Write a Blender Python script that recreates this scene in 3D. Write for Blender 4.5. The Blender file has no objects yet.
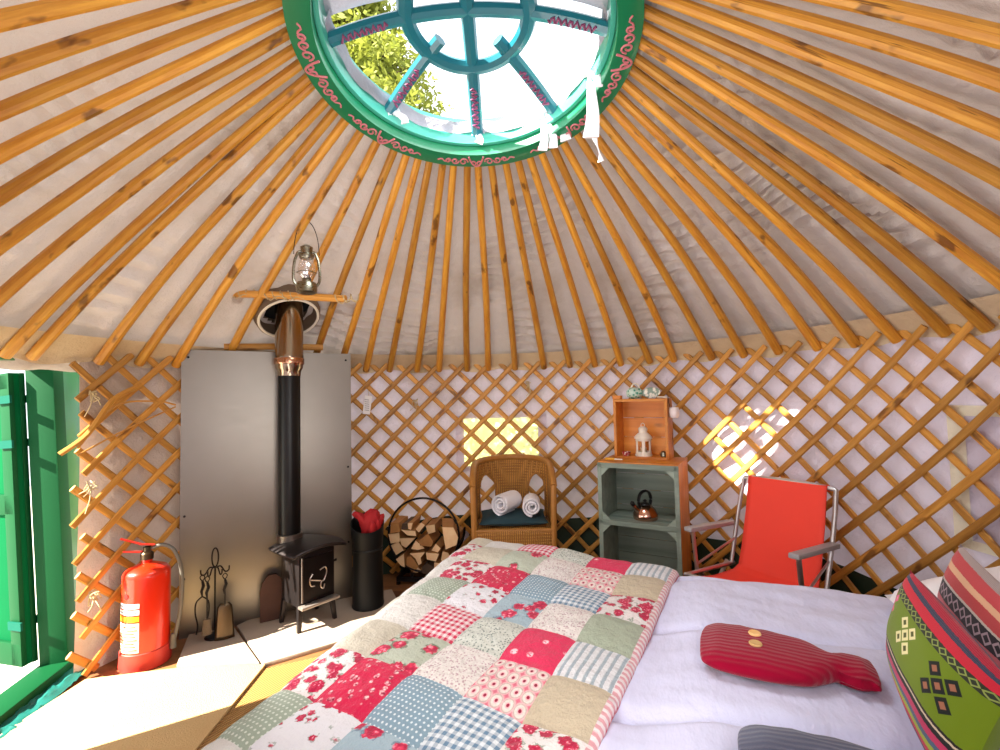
import bpy, bmesh, math, random
from mathutils import Vector, Matrix, noise
rnd = random.Random(7)
PI = math.pi
scn = bpy.context.scene
COL = scn.collection

# ------------------------------------------------------------------ helpers
class MB:
    def __init__(s): s.v, s.f, s.mi, s.uv = [], [], [], {}
    def add(s, vs, fs, mi=0):
        o = len(s.v); s.v += [tuple(p) for p in vs]
        for f in fs: s.f.append([i + o for i in f]); s.mi.append(mi)
        return s
    def box(s, c, d, rot=None, mi=0):
        x, y, z = d[0] / 2, d[1] / 2, d[2] / 2
        vs = [Vector((i * x, j * y, k * z)) for i in (-1, 1) for j in (-1, 1) for k in (-1, 1)]
        if rot is not None: vs = [rot @ p for p in vs]
        vs = [p + Vector(c) for p in vs]
        return s.add(vs, [(0, 1, 3, 2), (4, 6, 7, 5), (0, 4, 5, 1), (2, 3, 7, 6), (0, 2, 6, 4), (1, 5, 7, 3)], mi)
    def tube(s, pts, r, seg=8, flat=None, closed=False, mi=0, cap=True):
        """sweep along pts; r number or list; flat=(a,b,up): elliptical section, a along side, b along up"""
        pts = [Vector(p) for p in pts]; n = len(pts)
        rs = r if isinstance(r, (list, tuple)) else [r] * n
        vs = []; prev = None
        for i, p in enumerate(pts):
            a = pts[(i - 1) % n] if (closed or i > 0) else p
            b = pts[(i + 1) % n] if (closed or i < n - 1) else p
            t = (b - a).normalized() if (b - a).length > 1e-9 else Vector((0, 0, 1))
            if flat is not None:
                up = flat[2](p) if callable(flat[2]) else Vector(flat[2])
                side = t.cross(up).normalized(); up = side.cross(t).normalized()
            else:
                if prev is None:
                    up = Vector((0, 0, 1)) if abs(t.z) < .9 else Vector((1, 0, 0))
                else: up = prev
                side = t.cross(up).normalized(); up = side.cross(t).normalized(); prev = up
            ka, kb = (flat[0], flat[1]) if flat is not None else (1, 1)
            for k in range(seg):
                w = 2 * PI * k / seg
                vs.append(p + side * (math.cos(w) * rs[i] * ka) + up * (math.sin(w) * rs[i] * kb))
        fs = []
        for i in range(n if closed else n - 1):
            j = (i + 1) % n
            for k in range(seg):
                l = (k + 1) % seg
                fs.append((i * seg + k, i * seg + l, j * seg + l, j * seg + k))
        if cap and not closed:
            fs.append(tuple(range(seg))[::-1]); fs.append(tuple((n - 1) * seg + k for k in range(seg)))
        return s.add(vs, fs, mi)
    def lathe(s, prof, seg=24, at=(0, 0, 0), rot=None, mi=0, sx=1, sy=1, cap=True):
        at = Vector(at); vs = []
        for r, z in prof:
            for k in range(seg):
                w = 2 * PI * k / seg
                p = Vector((r * math.cos(w) * sx, r * math.sin(w) * sy, z))
                if rot is not None: p = rot @ p
                vs.append(p + at)
        fs = []
        for i in range(len(prof) - 1):
            for k in range(seg):
                l = (k + 1) % seg
                fs.append((i * seg + k, i * seg + l, (i + 1) * seg + l, (i + 1) * seg + k))
        if cap and prof[0][0] > 1e-6: fs.append(tuple(range(seg))[::-1])
        if cap and prof[-1][0] > 1e-6: fs.append(tuple((len(prof) - 1) * seg + k for k in range(seg)))
        return s.add(vs, fs, mi)
    def prism(s, poly, z0, z1, fn=None, mi=0):
        """poly of 2D points extruded z0..z1; fn maps (x,y,z)->Vector"""
        n = len(poly); fn = fn or (lambda x, y, z: Vector((x, y, z)))
        vs = [fn(x, y, z0) for x, y in poly] + [fn(x, y, z1) for x, y in poly]
        fs = [tuple(range(n))[::-1], tuple(range(n, 2 * n))] + [(i, (i + 1) % n, n + (i + 1) % n, n + i) for i in range(n)]
        return s.add(vs, fs, mi)
    def grid(s, nu, nv, fn, mi=0, skip=None, mif=None, uvf=None):
        o = len(s.v)
        for i in range(nu + 1):
            for j in range(nv + 1): s.v.append(tuple(fn(i / nu, j / nv)))
        for i in range(nu):
            for j in range(nv):
                if skip and skip((i + .5) / nu, (j + .5) / nv): continue
                q = [(i, j), (i + 1, j), (i + 1, j + 1), (i, j + 1)]
                s.f.append([o + a * (nv + 1) + b for a, b in q])
                s.mi.append(mif((i + .5) / nu, (j + .5) / nv) if mif else mi)
                if uvf: s.uv[len(s.f) - 1] = [uvf(a / nu, b / nv) for a, b in q]
        return s
    def build(s, name, m, parent=None, loc=(0, 0, 0), rz=0, smooth=35, bevel=0, fix=True, solid=0, sub=0):
        me = bpy.data.meshes.new(name); me.from_pydata(s.v, [], s.f)
        for mm in (m if isinstance(m, (list, tuple)) else [m]): me.materials.append(mm)
        for p, i in zip(me.polygons, s.mi): p.material_index = i
        if s.uv:
            ul = me.uv_layers.new(name='UVMap')
            for fi, uvs in s.uv.items():
                for k, li in enumerate(me.polygons[fi].loop_indices): ul.data[li].uv = uvs[k]
        if fix or bevel:
            b = bmesh.new(); b.from_mesh(me)
            if fix: bmesh.ops.recalc_face_normals(b, faces=b.faces)
            if bevel:
                es = [e for e in b.edges if len(e.link_faces) == 2 and e.calc_face_angle(0) > .6]
                bmesh.ops.bevel(b, geom=es, offset=bevel, segments=2, profile=.6, affect='EDGES', clamp_overlap=True)
            b.to_mesh(me); b.free()
        if smooth:
            for p in me.polygons: p.use_smooth = True
            try: me.set_sharp_from_angle(angle=math.radians(smooth))
            except Exception: pass
        o = bpy.data.objects.new(name, me); COL.objects.link(o)
        o.location = loc; o.rotation_euler = (0, 0, rz)
        if parent is not None: o.parent = parent
        if solid:
            md = o.modifiers.new('Solidify', 'SOLIDIFY'); md.thickness = solid; md.offset = 0
        if sub:
            md = o.modifiers.new('Subsurf', 'SUBSURF'); md.levels = sub; md.render_levels = sub
        return o

def tag(o, label=None, cat=None, group=None, kind=None):
    if label: o['label'] = label
    if cat: o['category'] = cat
    if group: o['group'] = group
    if kind: o['kind'] = kind
    return o
def thing(name, label, cat, loc=(0, 0, 0), rz=0, group=None):
    o = bpy.data.objects.new(name, None); COL.objects.link(o)
    o.empty_display_size = .1; o.location = loc; o.rotation_euler = (0, 0, rz)
    return tag(o, label, cat, group)
def struct(o, label=None):
    o['kind'] = 'structure'
    if label: o['label'] = label
    return o
def dup(o, parent=None, **kw):
    c = o.copy(); COL.objects.link(c)
    if parent is not None: c.parent = parent
    for k, v in kw.items(): setattr(c, k, v)
    return c
def Rz(a): return Matrix.Rotation(a, 3, 'Z')
def Rx(a): return Matrix.Rotation(a, 3, 'X')
def Ry(a): return Matrix.Rotation(a, 3, 'Y')
def arc(n, f, a=0., b=1.): return [f(a + (b - a) * i / n) for i in range(n + 1)]
def smoothpath(pts, n=6):
    """Catmull-Rom through pts"""
    pts = [Vector(p) for p in pts]; out = []
    for i in range(len(pts) - 1):
        p0 = pts[max(i - 1, 0)]; p1 = pts[i]; p2 = pts[i + 1]; p3 = pts[min(i + 2, len(pts) - 1)]
        for k in range(n):
            t = k / n
            out.append(.5 * ((2 * p1) + (p2 - p0) * t + (2 * p0 - 5 * p1 + 4 * p2 - p3) * t * t + (3 * p1 - p0 - 3 * p2 + p3) * t ** 3))
    return out + [pts[-1]]

# ------------------------------------------------------------------ materials
def lin(c):
    if isinstance(c, str):
        c = [int(c[i:i + 2], 16) / 255 for i in (0, 2, 4)]
        c = [x / 12.92 if x <= .04045 else ((x + .055) / 1.055) ** 2.4 for x in c]
    return (c[0], c[1], c[2], 1)
class NT:
    def __init__(s, name):
        s.m = bpy.data.materials.new(name); s.m.use_nodes = True
        s.t = s.m.node_tree; s.b = s.t.nodes['Principled BSDF']; s.out = s.t.nodes['Material Output']
    def n(s, typ, **kw):
        d = s.t.nodes.new(typ)
        for k, v in kw.items():
            if k == 'i':
                for a, b in v.items():
                    if isinstance(b, bpy.types.NodeSocket): s.t.links.new(b, d.inputs[a])
                    else: d.inputs[a].default_value = b
            else: setattr(d, k, v)
        return d
    def math(s, op, a, b=0., c=None):
        i = {0: a, 1: b}
        if c is not None: i[2] = c
        return s.n('ShaderNodeMath', operation=op, i=i).outputs[0]
    def mix(s, fac, a, b, blend='MIX'):
        d = s.n('ShaderNodeMix', data_type='RGBA', blend_type=blend)
        for k, v in ((0, fac), (6, a), (7, b)):
            if isinstance(v, bpy.types.NodeSocket): s.t.links.new(v, d.inputs[k])
            else: d.inputs[k].default_value = lin(v) if isinstance(v, str) else v
        return d.outputs[2]
    def coord(s, which='Object', scale=(1, 1, 1), rot=(0, 0, 0)):
        tc = s.n('ShaderNodeTexCoord')
        mp = s.n('ShaderNodeMapping', i={0: tc.outputs[which]})
        mp.inputs['Scale'].default_value = scale; mp.inputs['Rotation'].default_value = rot
        return mp.outputs[0]
    def noise(s, vec, scale=5., detail=4., rough=.55):
        return s.n('ShaderNodeTexNoise', i={'Vector': vec, 'Scale': scale, 'Detail': detail, 'Roughness': rough}).outputs[0]
    def ramp(s, fac, stops):
        d = s.n('ShaderNodeValToRGB', i={0: fac}); e = d.color_ramp.elements
        while len(e) < len(stops): e.new(.5)
        for x, (p, c) in zip(e, stops): x.position = p; x.color = lin(c)
        return d.outputs[0]
    def step(s, v, thr, soft=.02):
        return s.n('ShaderNodeMapRange', i={0: v, 1: thr - soft, 2: thr + soft, 3: 0., 4: 1.}).outputs[0]
    def set(s, **kw):
        names = dict(color='Base Color', rough='Roughness', metal='Metallic', trans='Transmission Weight', sheen='Sheen Weight', ior='IOR', alpha='Alpha', coat='Coat Weight', spec='Specular IOR Level')
        for k, v in kw.items():
            i = s.b.inputs[names[k]]
            if isinstance(v, bpy.types.NodeSocket): s.t.links.new(v, i)
            else: i.default_value = lin(v) if isinstance(v, str) else v
        return s
    def bump(s, h, strength=.3, dist=.01):
        b = s.n('ShaderNodeBump', i={'Height': h, 'Strength': strength, 'Distance': dist})
        s.t.links.new(b.outputs[0], s.b.inputs['Normal']); return s

def M(name, c, rough=.6, metal=0., var=.12, scale=8., bump=0., bscale=60., **kw):
    t = NT(name); co = t.coord()
    n = t.noise(co, scale)
    col = t.mix(n, c, c); d = t.mix(t.math('MULTIPLY', n, var * 2), c, [x * .45 for x in lin(c)[:3]] + [1])
    t.set(color=d, rough=rough, metal=metal, **kw)
    if bump: t.bump(t.noise(co, bscale, 3), bump, .004)
    return t.m

def wood(name, c1, c2, c3=None, axis='Z', scale=1., rough=.45, knots=True, uv=False):
    t = NT(name); st = {'X': (.6, 9, 9), 'Y': (9, .6, 9), 'Z': (9, 9, .6)}[axis]
    oi = t.n('ShaderNodeObjectInfo').outputs['Random']
    tc = t.n('ShaderNodeTexCoord')
    off = t.n('ShaderNodeCombineXYZ', i={0: t.math('MULTIPLY', oi, 17.), 1: t.math('MULTIPLY', oi, 31.), 2: t.math('MULTIPLY', oi, 53.)})
    ad = t.n('ShaderNodeVectorMath', operation='ADD', i={0: tc.outputs['UV' if uv else 'Object'], 1: off.outputs[0]}).outputs[0]
    mp = t.n('ShaderNodeMapping', i={0: ad}); mp.inputs['Scale'].default_value = [x * scale for x in st]
    g = t.noise(mp.outputs[0], 3., 6, .6)
    base = t.ramp(g, [(.3, c1), (.72, c2)])
    if knots:
        mp2 = t.n('ShaderNodeMapping', i={0: ad}); mp2.inputs['Scale'].default_value = [x * scale * .55 for x in {'X': (3, 9, 9), 'Y': (9, 3, 9), 'Z': (9, 9, 3)}[axis]]
        k = t.noise(mp2.outputs[0], 1.6, 3, .5)
        kk = t.step(k, .655, .03)
        base = t.mix(t.math('MULTIPLY', kk, .75), base, c3 or '4a2408')
    br = t.math('ADD', t.math('MULTIPLY', oi, .45), .72)
    hv = t.n('ShaderNodeHueSaturation', i={'Color': base, 'Value': br})
    t.set(color=hv.outputs[0], rough=rough); t.bump(g, .25, .003)
    return t.m

POLE = wood('roof_pole_wood', 'b87420', 'e2a83e', '4d2408', uv=True, rough=.42)
LATH = wood('lattice_wood', 'ac7228', 'dba24a', '5b300f', uv=True, rough=.5)
def canvas(name, c, trans=.25, scale=(1, 1, 1), bump=.5):
    t = NT(name); co = t.coord('Object')
    n = t.noise(co, 1.6, 5, .6)
    col = t.mix(t.step(n, .62, .12), c, [x * y for x, y in zip(lin(c)[:3], (.72, .66, .58))] + [1])
    t.set(color=col, rough=.85, spec=.1)
    n2 = t.noise(co, 14., 5, .65); 
    t.bump(n2, bump, .03)
    tr = t.n('ShaderNodeBsdfTranslucent', i={0: col})
    mx = t.n('ShaderNodeMixShader', i={0: trans, 1: t.b.outputs[0], 2: tr.outputs[0]})
    t.t.links.new(mx.outputs[0], t.out.inputs[0]); return t.m
CANVAS = canvas('wall_canvas', 'd8d0e0', .12)
ROOFC = canvas('roof_canvas', 'c3bab5', .05)
HEM = canvas('hem_canvas', 'd8c4a2', .1)
COVER = canvas('cover_canvas', 'b9b6c2', .06)
WHITECLOTH = M('white_cotton', 'f1f0f4', .9, var=.03)
def paint(name, c, rough=.35, chip='7a5a3a'):
    t = NT(name); co = t.coord(); n = t.noise(co, 7, 6, .65)
    t.set(color=t.mix(t.math('MULTIPLY', t.step(n, .72, .05), .5), c, [x * .5 for x in lin(c)[:3]] + [1]), rough=rough, coat=.3)
    t.bump(t.noise(co, 40, 3), .1, .003); return t.m
GREEN = paint('green_gloss_paint', '077a4e')
DOORG = M('door_green_paint', '034a26', .6, var=.1, spec=.15)
DGREEN = paint('dark_green_paint', '066838')
TEALP = paint('teal_paint', '1c8f7c')
PINK = M('pink_paint', 'd8808a', .5)
STEEL = None
def brushed(name, c, rough=.32, st=(1, 60, 60)):
    t = NT(name); co = t.coord('Object', st); n = t.noise(co, 3, 5)
    n0 = t.noise(t.coord('Object'), 2.2, 3)
    t.set(color=t.mix(t.math('MULTIPLY', n0, .5), c, [x * .5 for x in lin(c)[:3]] + [1]), metal=1., rough=t.math('ADD', t.math('MULTIPLY', n, .12), rough - .06)); return t.m
SHEET = brushed('galvanised_sheet', '97928a', .36, (2, 2, 40))
CHROME = brushed('polished_steel', 'ab9a84', .16, (30, 30, 1))
IRON = M('black_iron', '17161a', .45, .6, var=.2)
STOVE = M('stove_iron', '3a3434', .42, .75, var=.25, scale=14, bump=.15)
STOVEB = M('black_pipe_enamel', '0d0f10', .35, .3, var=.2)
COAL = M('hod_black_metal', '1c1f20', .5, .5, var=.2)
ALU = brushed('aluminium_tube', 'd2d2d6', .34)
GREYPLASTIC = M('grey_plastic', 'a5a2a6', .45)
BRASS = brushed('worn_brass', '6e5f4c', .35)
REDGLOVE = M('red_leather', 'a8101a', .75, bump=.6, bscale=40)
EXTRED = M('extinguisher_red', 'e02a0a', .28, coat=.5, var=.04)
EXTBASE = M('extinguisher_base_red', 'cf3a30', .45, var=.05)
HOSE = M('hose_grey', '6a675f', .55)
YELLOW = M('label_yellow', 'e8a820', .5)
STONE = M('hearth_stone', 'b5a492', .85, var=.3, scale=5, bump=.5, bscale=25)
def carpet(name, c1, c2, sc=180):
    t = NT(name); co = t.coord(); n = t.noise(co, sc, 2); n2 = t.noise(co, 4, 3)
    t.set(color=t.mix(t.math('MULTIPLY', t.math('ADD', n, n2), .5), c1, c2), rough=.95, spec=.05); t.bump(n, .6, .004); return t.m
RUG = carpet('beige_rug', 'd8bb8c', 'c0a06c')
def weave(name, c1, c2, s=60, which='Object', rot=0., bump=.9):
    t = NT(name); co = t.coord(which, (s, s, s), (0, 0, rot))
    w1 = t.n('ShaderNodeTexWave', bands_direction='X', i={'Vector': co, 'Scale': 1., 'Distortion': .6}).outputs[1]
    w2 = t.n('ShaderNodeTexWave', bands_direction='Y', i={'Vector': co, 'Scale': .5, 'Distortion': .6}).outputs[1]
    w3 = t.n('ShaderNodeTexWave', bands_direction='Z', i={'Vector': co, 'Scale': .7, 'Distortion': .6}).outputs[1]
    h = t.math('MULTIPLY', w1, t.math('MAXIMUM', w2, w3)); n = t.noise(co, .05, 3)
    t.set(color=t.mix(t.math('ADD', t.math('MULTIPLY', h, .8), t.math('MULTIPLY', n, .3)), c1, c2), rough=.6)
    t.bump(h, bump, .006); return t.m
SISAL = weave('sisal_weave', '7d5a2c', 'c89b58', 26, rot=.6)
WICKER = weave('wicker_weave', '7d4c18', 'dca04c', 24)
CANE = M('cane_wrapping', 'b87c34', .5, var=.3, scale=40, bump=.5, bscale=90)
TEALC = M('teal_cotton', '22414a', .9, bump=.3)
TOWEL = M('white_terry', 'f2f0f6', .95, var=.05, bump=.8, bscale=220)
FLOOR = wood('floor_boards', '6b4526', '8a5c34', axis='X', scale=.6, rough=.6)
TARP = M('dark_green_tarp', '1f3524', .6, var=.2, scale=5, bump=.4, bscale=12)
TEALTARP = M('teal_groundsheet', '1e6e66', .4, var=.25, scale=9, bump=.6, bscale=18)
GRAVEL = M('pale_ground', 'cfc9bd', .95, var=.2, scale=3, bump=.5)
GRASS = M('grass_ground', '7f9a4c', .95, var=.3, scale=2, bump=.6)
LEAF = None
def leafmat(name, c1, c2):
    t = NT(name); n = t.noise(t.coord(), 3., 4); col = t.mix(n, c1, c2); t.set(color=col, rough=.7)
    tr = t.n('ShaderNodeBsdfTranslucent', i={0: col}); mx = t.n('ShaderNodeMixShader', i={0: .35, 1: t.b.outputs[0], 2: tr.outputs[0]})
    t.t.links.new(mx.outputs[0], t.out.inputs[0]); return t.m
CONIFER = leafmat('conifer_needles', '56701e', 'b4b44e')
HEDGE = leafmat('hedge_leaves', 'b8c860', 'f0eca8')
BARK = M('tree_bark', '4a3826', .9, bump=.8, bscale=20)
PINE = wood('pine_crate_wood', 'c8741c', 'e89a3c', '6b300a', axis='X', scale=.8)
OCHRE = wood('raw_crate_side', 'b86a24', 'd88a3c', '6b300a', axis='Z', scale=.8)
GREYGREEN = wood('grey_green_painted_crate', '76867c', '97a69a', '505a52', axis='X', scale=.6, rough=.7, knots=False)
COPPER = brushed('copper_kettle_metal', 'e0b09c', .12, (5, 5, 5))
BLACKPL = M('black_plastic', '0e0e10', .35)
WHITEMET = M('white_painted_metal', 'efe9dc', .4, var=.05)
def glass(name, c='ffffff', rough=.02, a=.18):
    t = NT(name); tr = t.n('ShaderNodeBsdfTransparent', i={0: lin(c)}); gl = t.n('ShaderNodeBsdfGlossy', i={0: (1, 1, 1, 1), 1: rough})
    mx = t.n('ShaderNodeMixShader', i={0: a, 1: tr.outputs[0], 2: gl.outputs[0]}); t.t.links.new(mx.outputs[0], t.out.inputs[0]); t.set(trans=1.); return t.m
GLASS = glass('clear_glass')
PANE = NT('cloudy_vinyl_pane'); _t = PANE.n('ShaderNodeBsdfTransparent', i={0: (1, 1, .92, 1)}); _l = PANE.n('ShaderNodeBsdfTranslucent', i={0: lin('f6f4cc')})
_x = PANE.n('ShaderNodeMixShader', i={0: .35, 1: _t.outputs[0], 2: _l.outputs[0]}); PANE.t.links.new(_x.outputs[0], PANE.out.inputs[0]); PANE = PANE.m
TINMETAL = brushed('tinned_steel', '9c9a88', .28)
REDFAB = M('red_canvas_fabric', 'ff4a38', .75, var=.06, bump=.15, bscale=300)
ROSEDK = M('red_white_tealight', 'a02030', .4)
TURQ = None
def patterned(name, c1, c2, sc):
    t = NT(name); v = t.n('ShaderNodeTexVoronoi', i={'Vector': t.coord(), 'Scale': sc}).outputs[0]
    t.set(color=t.mix(t.step(v, .45, .08), c1, c2), rough=.35); return t.m
TURQ = patterned('turquoise_mosaic', '2f9c86', 'cfe8dc', 60.)
DISH = patterned('white_painted_ceramic', 'efece0', '8aa094', 45.)
PAPER = M('white_paper', 'f4f1f0', .8, var=.02)
TEXTGREY = M('grey_print', '8a868c', .8)
TWINE = M('jute_twine', 'c9b48a', .9, var=.2, scale=60)
ROPEW = M('white_rope', 'e6dfce', .9, var=.1, scale=40)
BEDWOOD = wood('bed_frame_wood', '8a5a2c', 'a8743c', axis='X', scale=.5)
def sheetmat():
    t = NT('white_duvet_cotton'); co = t.coord(); n = t.noise(t.coord('Object', (3, 1.4, 3), (0, 0, .5)), 3.5, 5, .55)
    t.set(color='cdd0ec', rough=.9, spec=.1, sheen=.2); t.bump(n, .6, .03); return t.m
DUVET = sheetmat()
def knit(name, c):
    t = NT(name); w = t.n('ShaderNodeTexWave', bands_direction='Y', i={'Vector': t.coord('Object', (1, 1, 1)), 'Scale': 21., 'Distortion': 1.6, 'Detail': 2.}).outputs[1]
    n = t.noise(t.coord(), 240, 2)
    t.set(color=t.mix(t.math('MULTIPLY', w, .22), c, [x * .6 for x in lin(c)[:3]] + [1]), rough=.95, sheen=.25, spec=.05)
    t.bump(t.math('ADD', w, t.math('MULTIPLY', n, .6)), .3, .005); return t.m
REDKNIT = knit('crimson_knit', '90002a'); GREYKNIT = knit('slate_grey_fleece', '5a6076')
BUTTON = wood('wooden_button', 'd8a868', 'ecca8c', axis='X', knots=False)
LOGEND = None
def logend(name, c1, c2):
    t = NT(name); co = t.coord(); n = t.noise(co, 22, 5); oi = t.n('ShaderNodeObjectInfo').outputs['Random']
    hv = t.n('ShaderNodeHueSaturation', i={'Color': t.mix(n, c1, c2), 'Value': t.math('ADD', t.math('MULTIPLY', oi, .35), .8)})
    t.set(color=hv.outputs[0], rough=.85); t.bump(n, .4, .004); return t.m
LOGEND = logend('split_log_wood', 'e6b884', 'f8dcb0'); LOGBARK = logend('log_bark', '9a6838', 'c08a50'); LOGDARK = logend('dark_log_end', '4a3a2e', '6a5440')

# --- patchwork fabrics (UV: one unit = one patch)
def patchmat(name, kind, c='d8365a', g='f2eeea', g2='8a9a8c'):
    t = NT('patch_' + name); uv = t.coord('UV')
    sp = t.n('ShaderNodeSeparateXYZ', i={0: uv})
    def vor(sc, rand=1., st=(1, 1, 1), feat='F1'):
        mp = t.n('ShaderNodeMapping', i={0: uv}); mp.inputs['Scale'].default_value = st
        return t.n('ShaderNodeTexVoronoi', feature=feat, i={'Vector': mp.outputs[0], 'Scale': sc, 'Randomness': rand})
    if kind == 'gingham':
        fx = t.step(t.math('FRACT', t.math('MULTIPLY', sp.outputs[0], 8.)), .5, .03); fy = t.step(t.math('FRACT', t.math('MULTIPLY', sp.outputs[1], 8.)), .5, .03)
        col = t.mix(t.math('MULTIPLY', t.math('ADD', fx, fy), .5), g, c)
    elif kind == 'dots':
        col = t.mix(t.step(vor(13., 0.).outputs[0], .22, .05), c, g)
        col = t.mix(.75, g, col) if False else col
        col = t.mix(t.step(vor(13., 0.).outputs[0], .22, .05), g, c)
    elif kind in ('roses', 'denseroses', 'smallroses'):
        sc = {'roses': 2.3, 'denseroses': 4.2, 'smallroses': 4.6}[kind]; thr = {'roses': .38, 'denseroses': .50, 'smallroses': .3}[kind]
        nz = t.n('ShaderNodeTexNoise', i={'Vector': uv, 'Scale': 14., 'Detail': 2.})
        ad = t.n('ShaderNodeVectorMath', operation='MULTIPLY_ADD', i={0: nz.outputs[1], 1: (.14, .14, 0), 2: uv}).outputs[0]
        v = t.n('ShaderNodeTexVoronoi', i={'Vector': ad, 'Scale': sc, 'Randomness': .75})
        pet = t.n('ShaderNodeTexVoronoi', i={'Vector': ad, 'Scale': sc * 5}).outputs[0]
        ros = t.ramp(pet, [(.15, 'e8a0b0'), (.35, c), (.7, 'a81840')])
        leafm = t.math('MULTIPLY', t.step(v.outputs[0], thr + .1, .02), -1.)
        col = t.mix(t.step(v.outputs[0], thr + .07, .02), t.mix(t.step(pet, .5, .05), g, g2), g)
        col = t.mix(t.step(v.outputs[0], thr, .02), ros, col)
    elif kind == 'redfloral':
        v = t.n('ShaderNodeTexVoronoi', i={'Vector': uv, 'Scale': 8., 'Randomness': .9}).outputs[0]
        pet = t.n('ShaderNodeTexVoronoi', i={'Vector': uv, 'Scale': 22.}).outputs[0]
        col = t.mix(t.step(v, .34, .05), t.ramp(pet, [(.2, 'f0d4d0'), (.5, 'd88a96'), (.8, '8c1838')]), c)
    elif kind == 'sprig':
        v = t.n('ShaderNodeTexVoronoi', i={'Vector': uv, 'Scale': 2.4, 'Randomness': .5}).outputs[0]
        pet = t.n('ShaderNodeTexVoronoi', i={'Vector': uv, 'Scale': 26.}).outputs[0]
        col = t.mix(t.math('MULTIPLY', t.math('SUBTRACT', 1., t.step(v, .15, .03)), t.step(pet, .35, .1)), c, 'f2c8d0')
    elif kind == 'stripes':
        nz = t.noise(uv, 30, 2); f = t.math('FRACT', t.math('ADD', t.math('MULTIPLY', sp.outputs[0], 7.), t.math('MULTIPLY', nz, .18)))
        col = t.mix(t.step(f, .6, .08), g, c)
    elif kind == 'ovals':
        mp = t.n('ShaderNodeMapping', i={0: uv}); mp.inputs['Scale'].default_value = (5, 4, 1)
        f = t.n('ShaderNodeVectorMath', operation='FRACTION', i={0: mp.outputs[0]}).outputs[0]
        d = t.n('ShaderNodeVectorMath', operation='DISTANCE', i={0: f, 1: (.5, .5, 0)}).outputs['Value']
        col = t.ramp(d, [(.1, '8a1838'), (.14, 'e8a8b0'), (.24, 'dcd0ca'), (.36, 'dcd0ca'), (.42, 'b8a8a0'), (.5, 'e0b0b4'), (.62, 'd06a80')])
    elif kind == 'speckle':
        v = t.n('ShaderNodeTexVoronoi', i={'Vector': uv, 'Scale': 22.}).outputs[0]; n = t.noise(uv, 9, 3)
        col = t.mix(t.math('MULTIPLY', t.math('SUBTRACT', 1., t.step(v, .36, .08)), t.step(n, .40, .08)), g, c)
    else:
        col = t.mix(t.noise(uv, 40, 3), c, [min(1, x * 1.12) for x in lin(c)[:3]] + [1])
    t.set(color=col, rough=.9, spec=.1, sheen=.15)
    t.bump(t.noise(uv, 3.5, 6, .62), .8, .02)
    return t.m
PM = [patchmat('blue_stripe', 'stripes', '9aa8b2', 'd2d4d8'),      # 0
      patchmat('red_sprig', 'sprig', 'd03058'),                      # 1
      patchmat('grey_floral', 'speckle', '7a8680', 'c4c8c0'),        # 2
      patchmat('pink_gingham', 'gingham', 'c01c48', 'dcd0d2'),       # 3
      patchmat('white_plain', 'plain', 'c6c4c0'),                    # 4
      patchmat('tan_plain', 'plain', 'b4a892'),                      # 5
      patchmat('pink_ovals', 'ovals'),                               # 6
      patchmat('white_floral', 'speckle', 'b4989e', 'd6d1cd'),       # 7
      patchmat('sage_roses', 'roses', 'd8365a', 'aeb6a6', '6c7c68'), # 8
      patchmat('beige_plain', 'plain', 'b8b2a2'),                    # 9
      patchmat('white_roses', 'denseroses', 'c4244c', 'd8d2d2', '94a094'), # 10
      patchmat('blue_gingham', 'gingham', '62809a', 'd2d9de'),       # 11
      patchmat('blue_dots', 'dots', '7d98a8', 'd0dadf'),             # 12
      patchmat('red_floral', 'redfloral', 'c41e48'),                 # 13
      patchmat('sage_plain', 'plain', '98a290'),                     # 14
      patchmat('blue_roses', 'roses', 'd8365a', '9ab0bc', '708898'), # 15
      patchmat('small_roses', 'smallroses', 'c4244c', 'd4d4da', 'a0a8a4'), # 16
      patchmat('sage_dots', 'dots', '95a292', 'c8d0c4'),             # 17
      patchmat('green_stripe', 'stripes', 'b4beb0', 'e4e4de'),       # 18
      patchmat('red_plain', 'plain', 'b84860')]                      # 19
# ------------------------------------------------------------------ room constants
CX, CY, R = -.1, 1.555, 1.865
WH = 1.42
def cyl(azd, r, z): a = math.radians(azd); return Vector((CX + r * math.cos(a), CY + r * math.sin(a), z))
CRC = Vector((CX + .015, 1.555, 2.406)); CRT = math.radians(9.9); CRR = .575
CRM = Rx(-CRT)                     # crown plane: far side lower
def crown(azd, r, z): a = math.radians(azd); return CRC + CRM @ Vector((r * math.cos(a), r * math.sin(a), z))
def roofpt(azd, s, off=0.):
    """point on the roof surface, s=0 crown rim .. 1 wall top"""
    a = crown(azd, CRR + .0, .0); b = cyl(azd, R, WH)
    p = a.lerp(b, s); p.z += BULGE * 4 * s * (1 - s) * (.55 + .9 * s) + off
    return p
BULGE = .042

# ================================================================== SETTING
o = MB().grid(48, 48, lambda u, v: (CX + (u - .5) * 4.3, CY + (v - .5) * 4.3, 0) if False else (CX + (v * 1.93) * math.cos(u * 2 * PI), CY + (v * 1.93) * math.sin(u * 2 * PI), 0)).build('floor', FLOOR, fix=False); struct(o)
o.data.flip_normals() if o.data.polygons[100].normal.z < 0 else None
g = MB().box((CX, CY, -.16), (16, 16, .04)); struct(g.build('ground', GRAVEL))
g = MB(); g.lathe([(1.97, -.135), (1.97, -.003), (0, -.003)], 64, (CX, CY, 0)); struct(g.build('floor_deck_edge', BEDWOOD))
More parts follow.
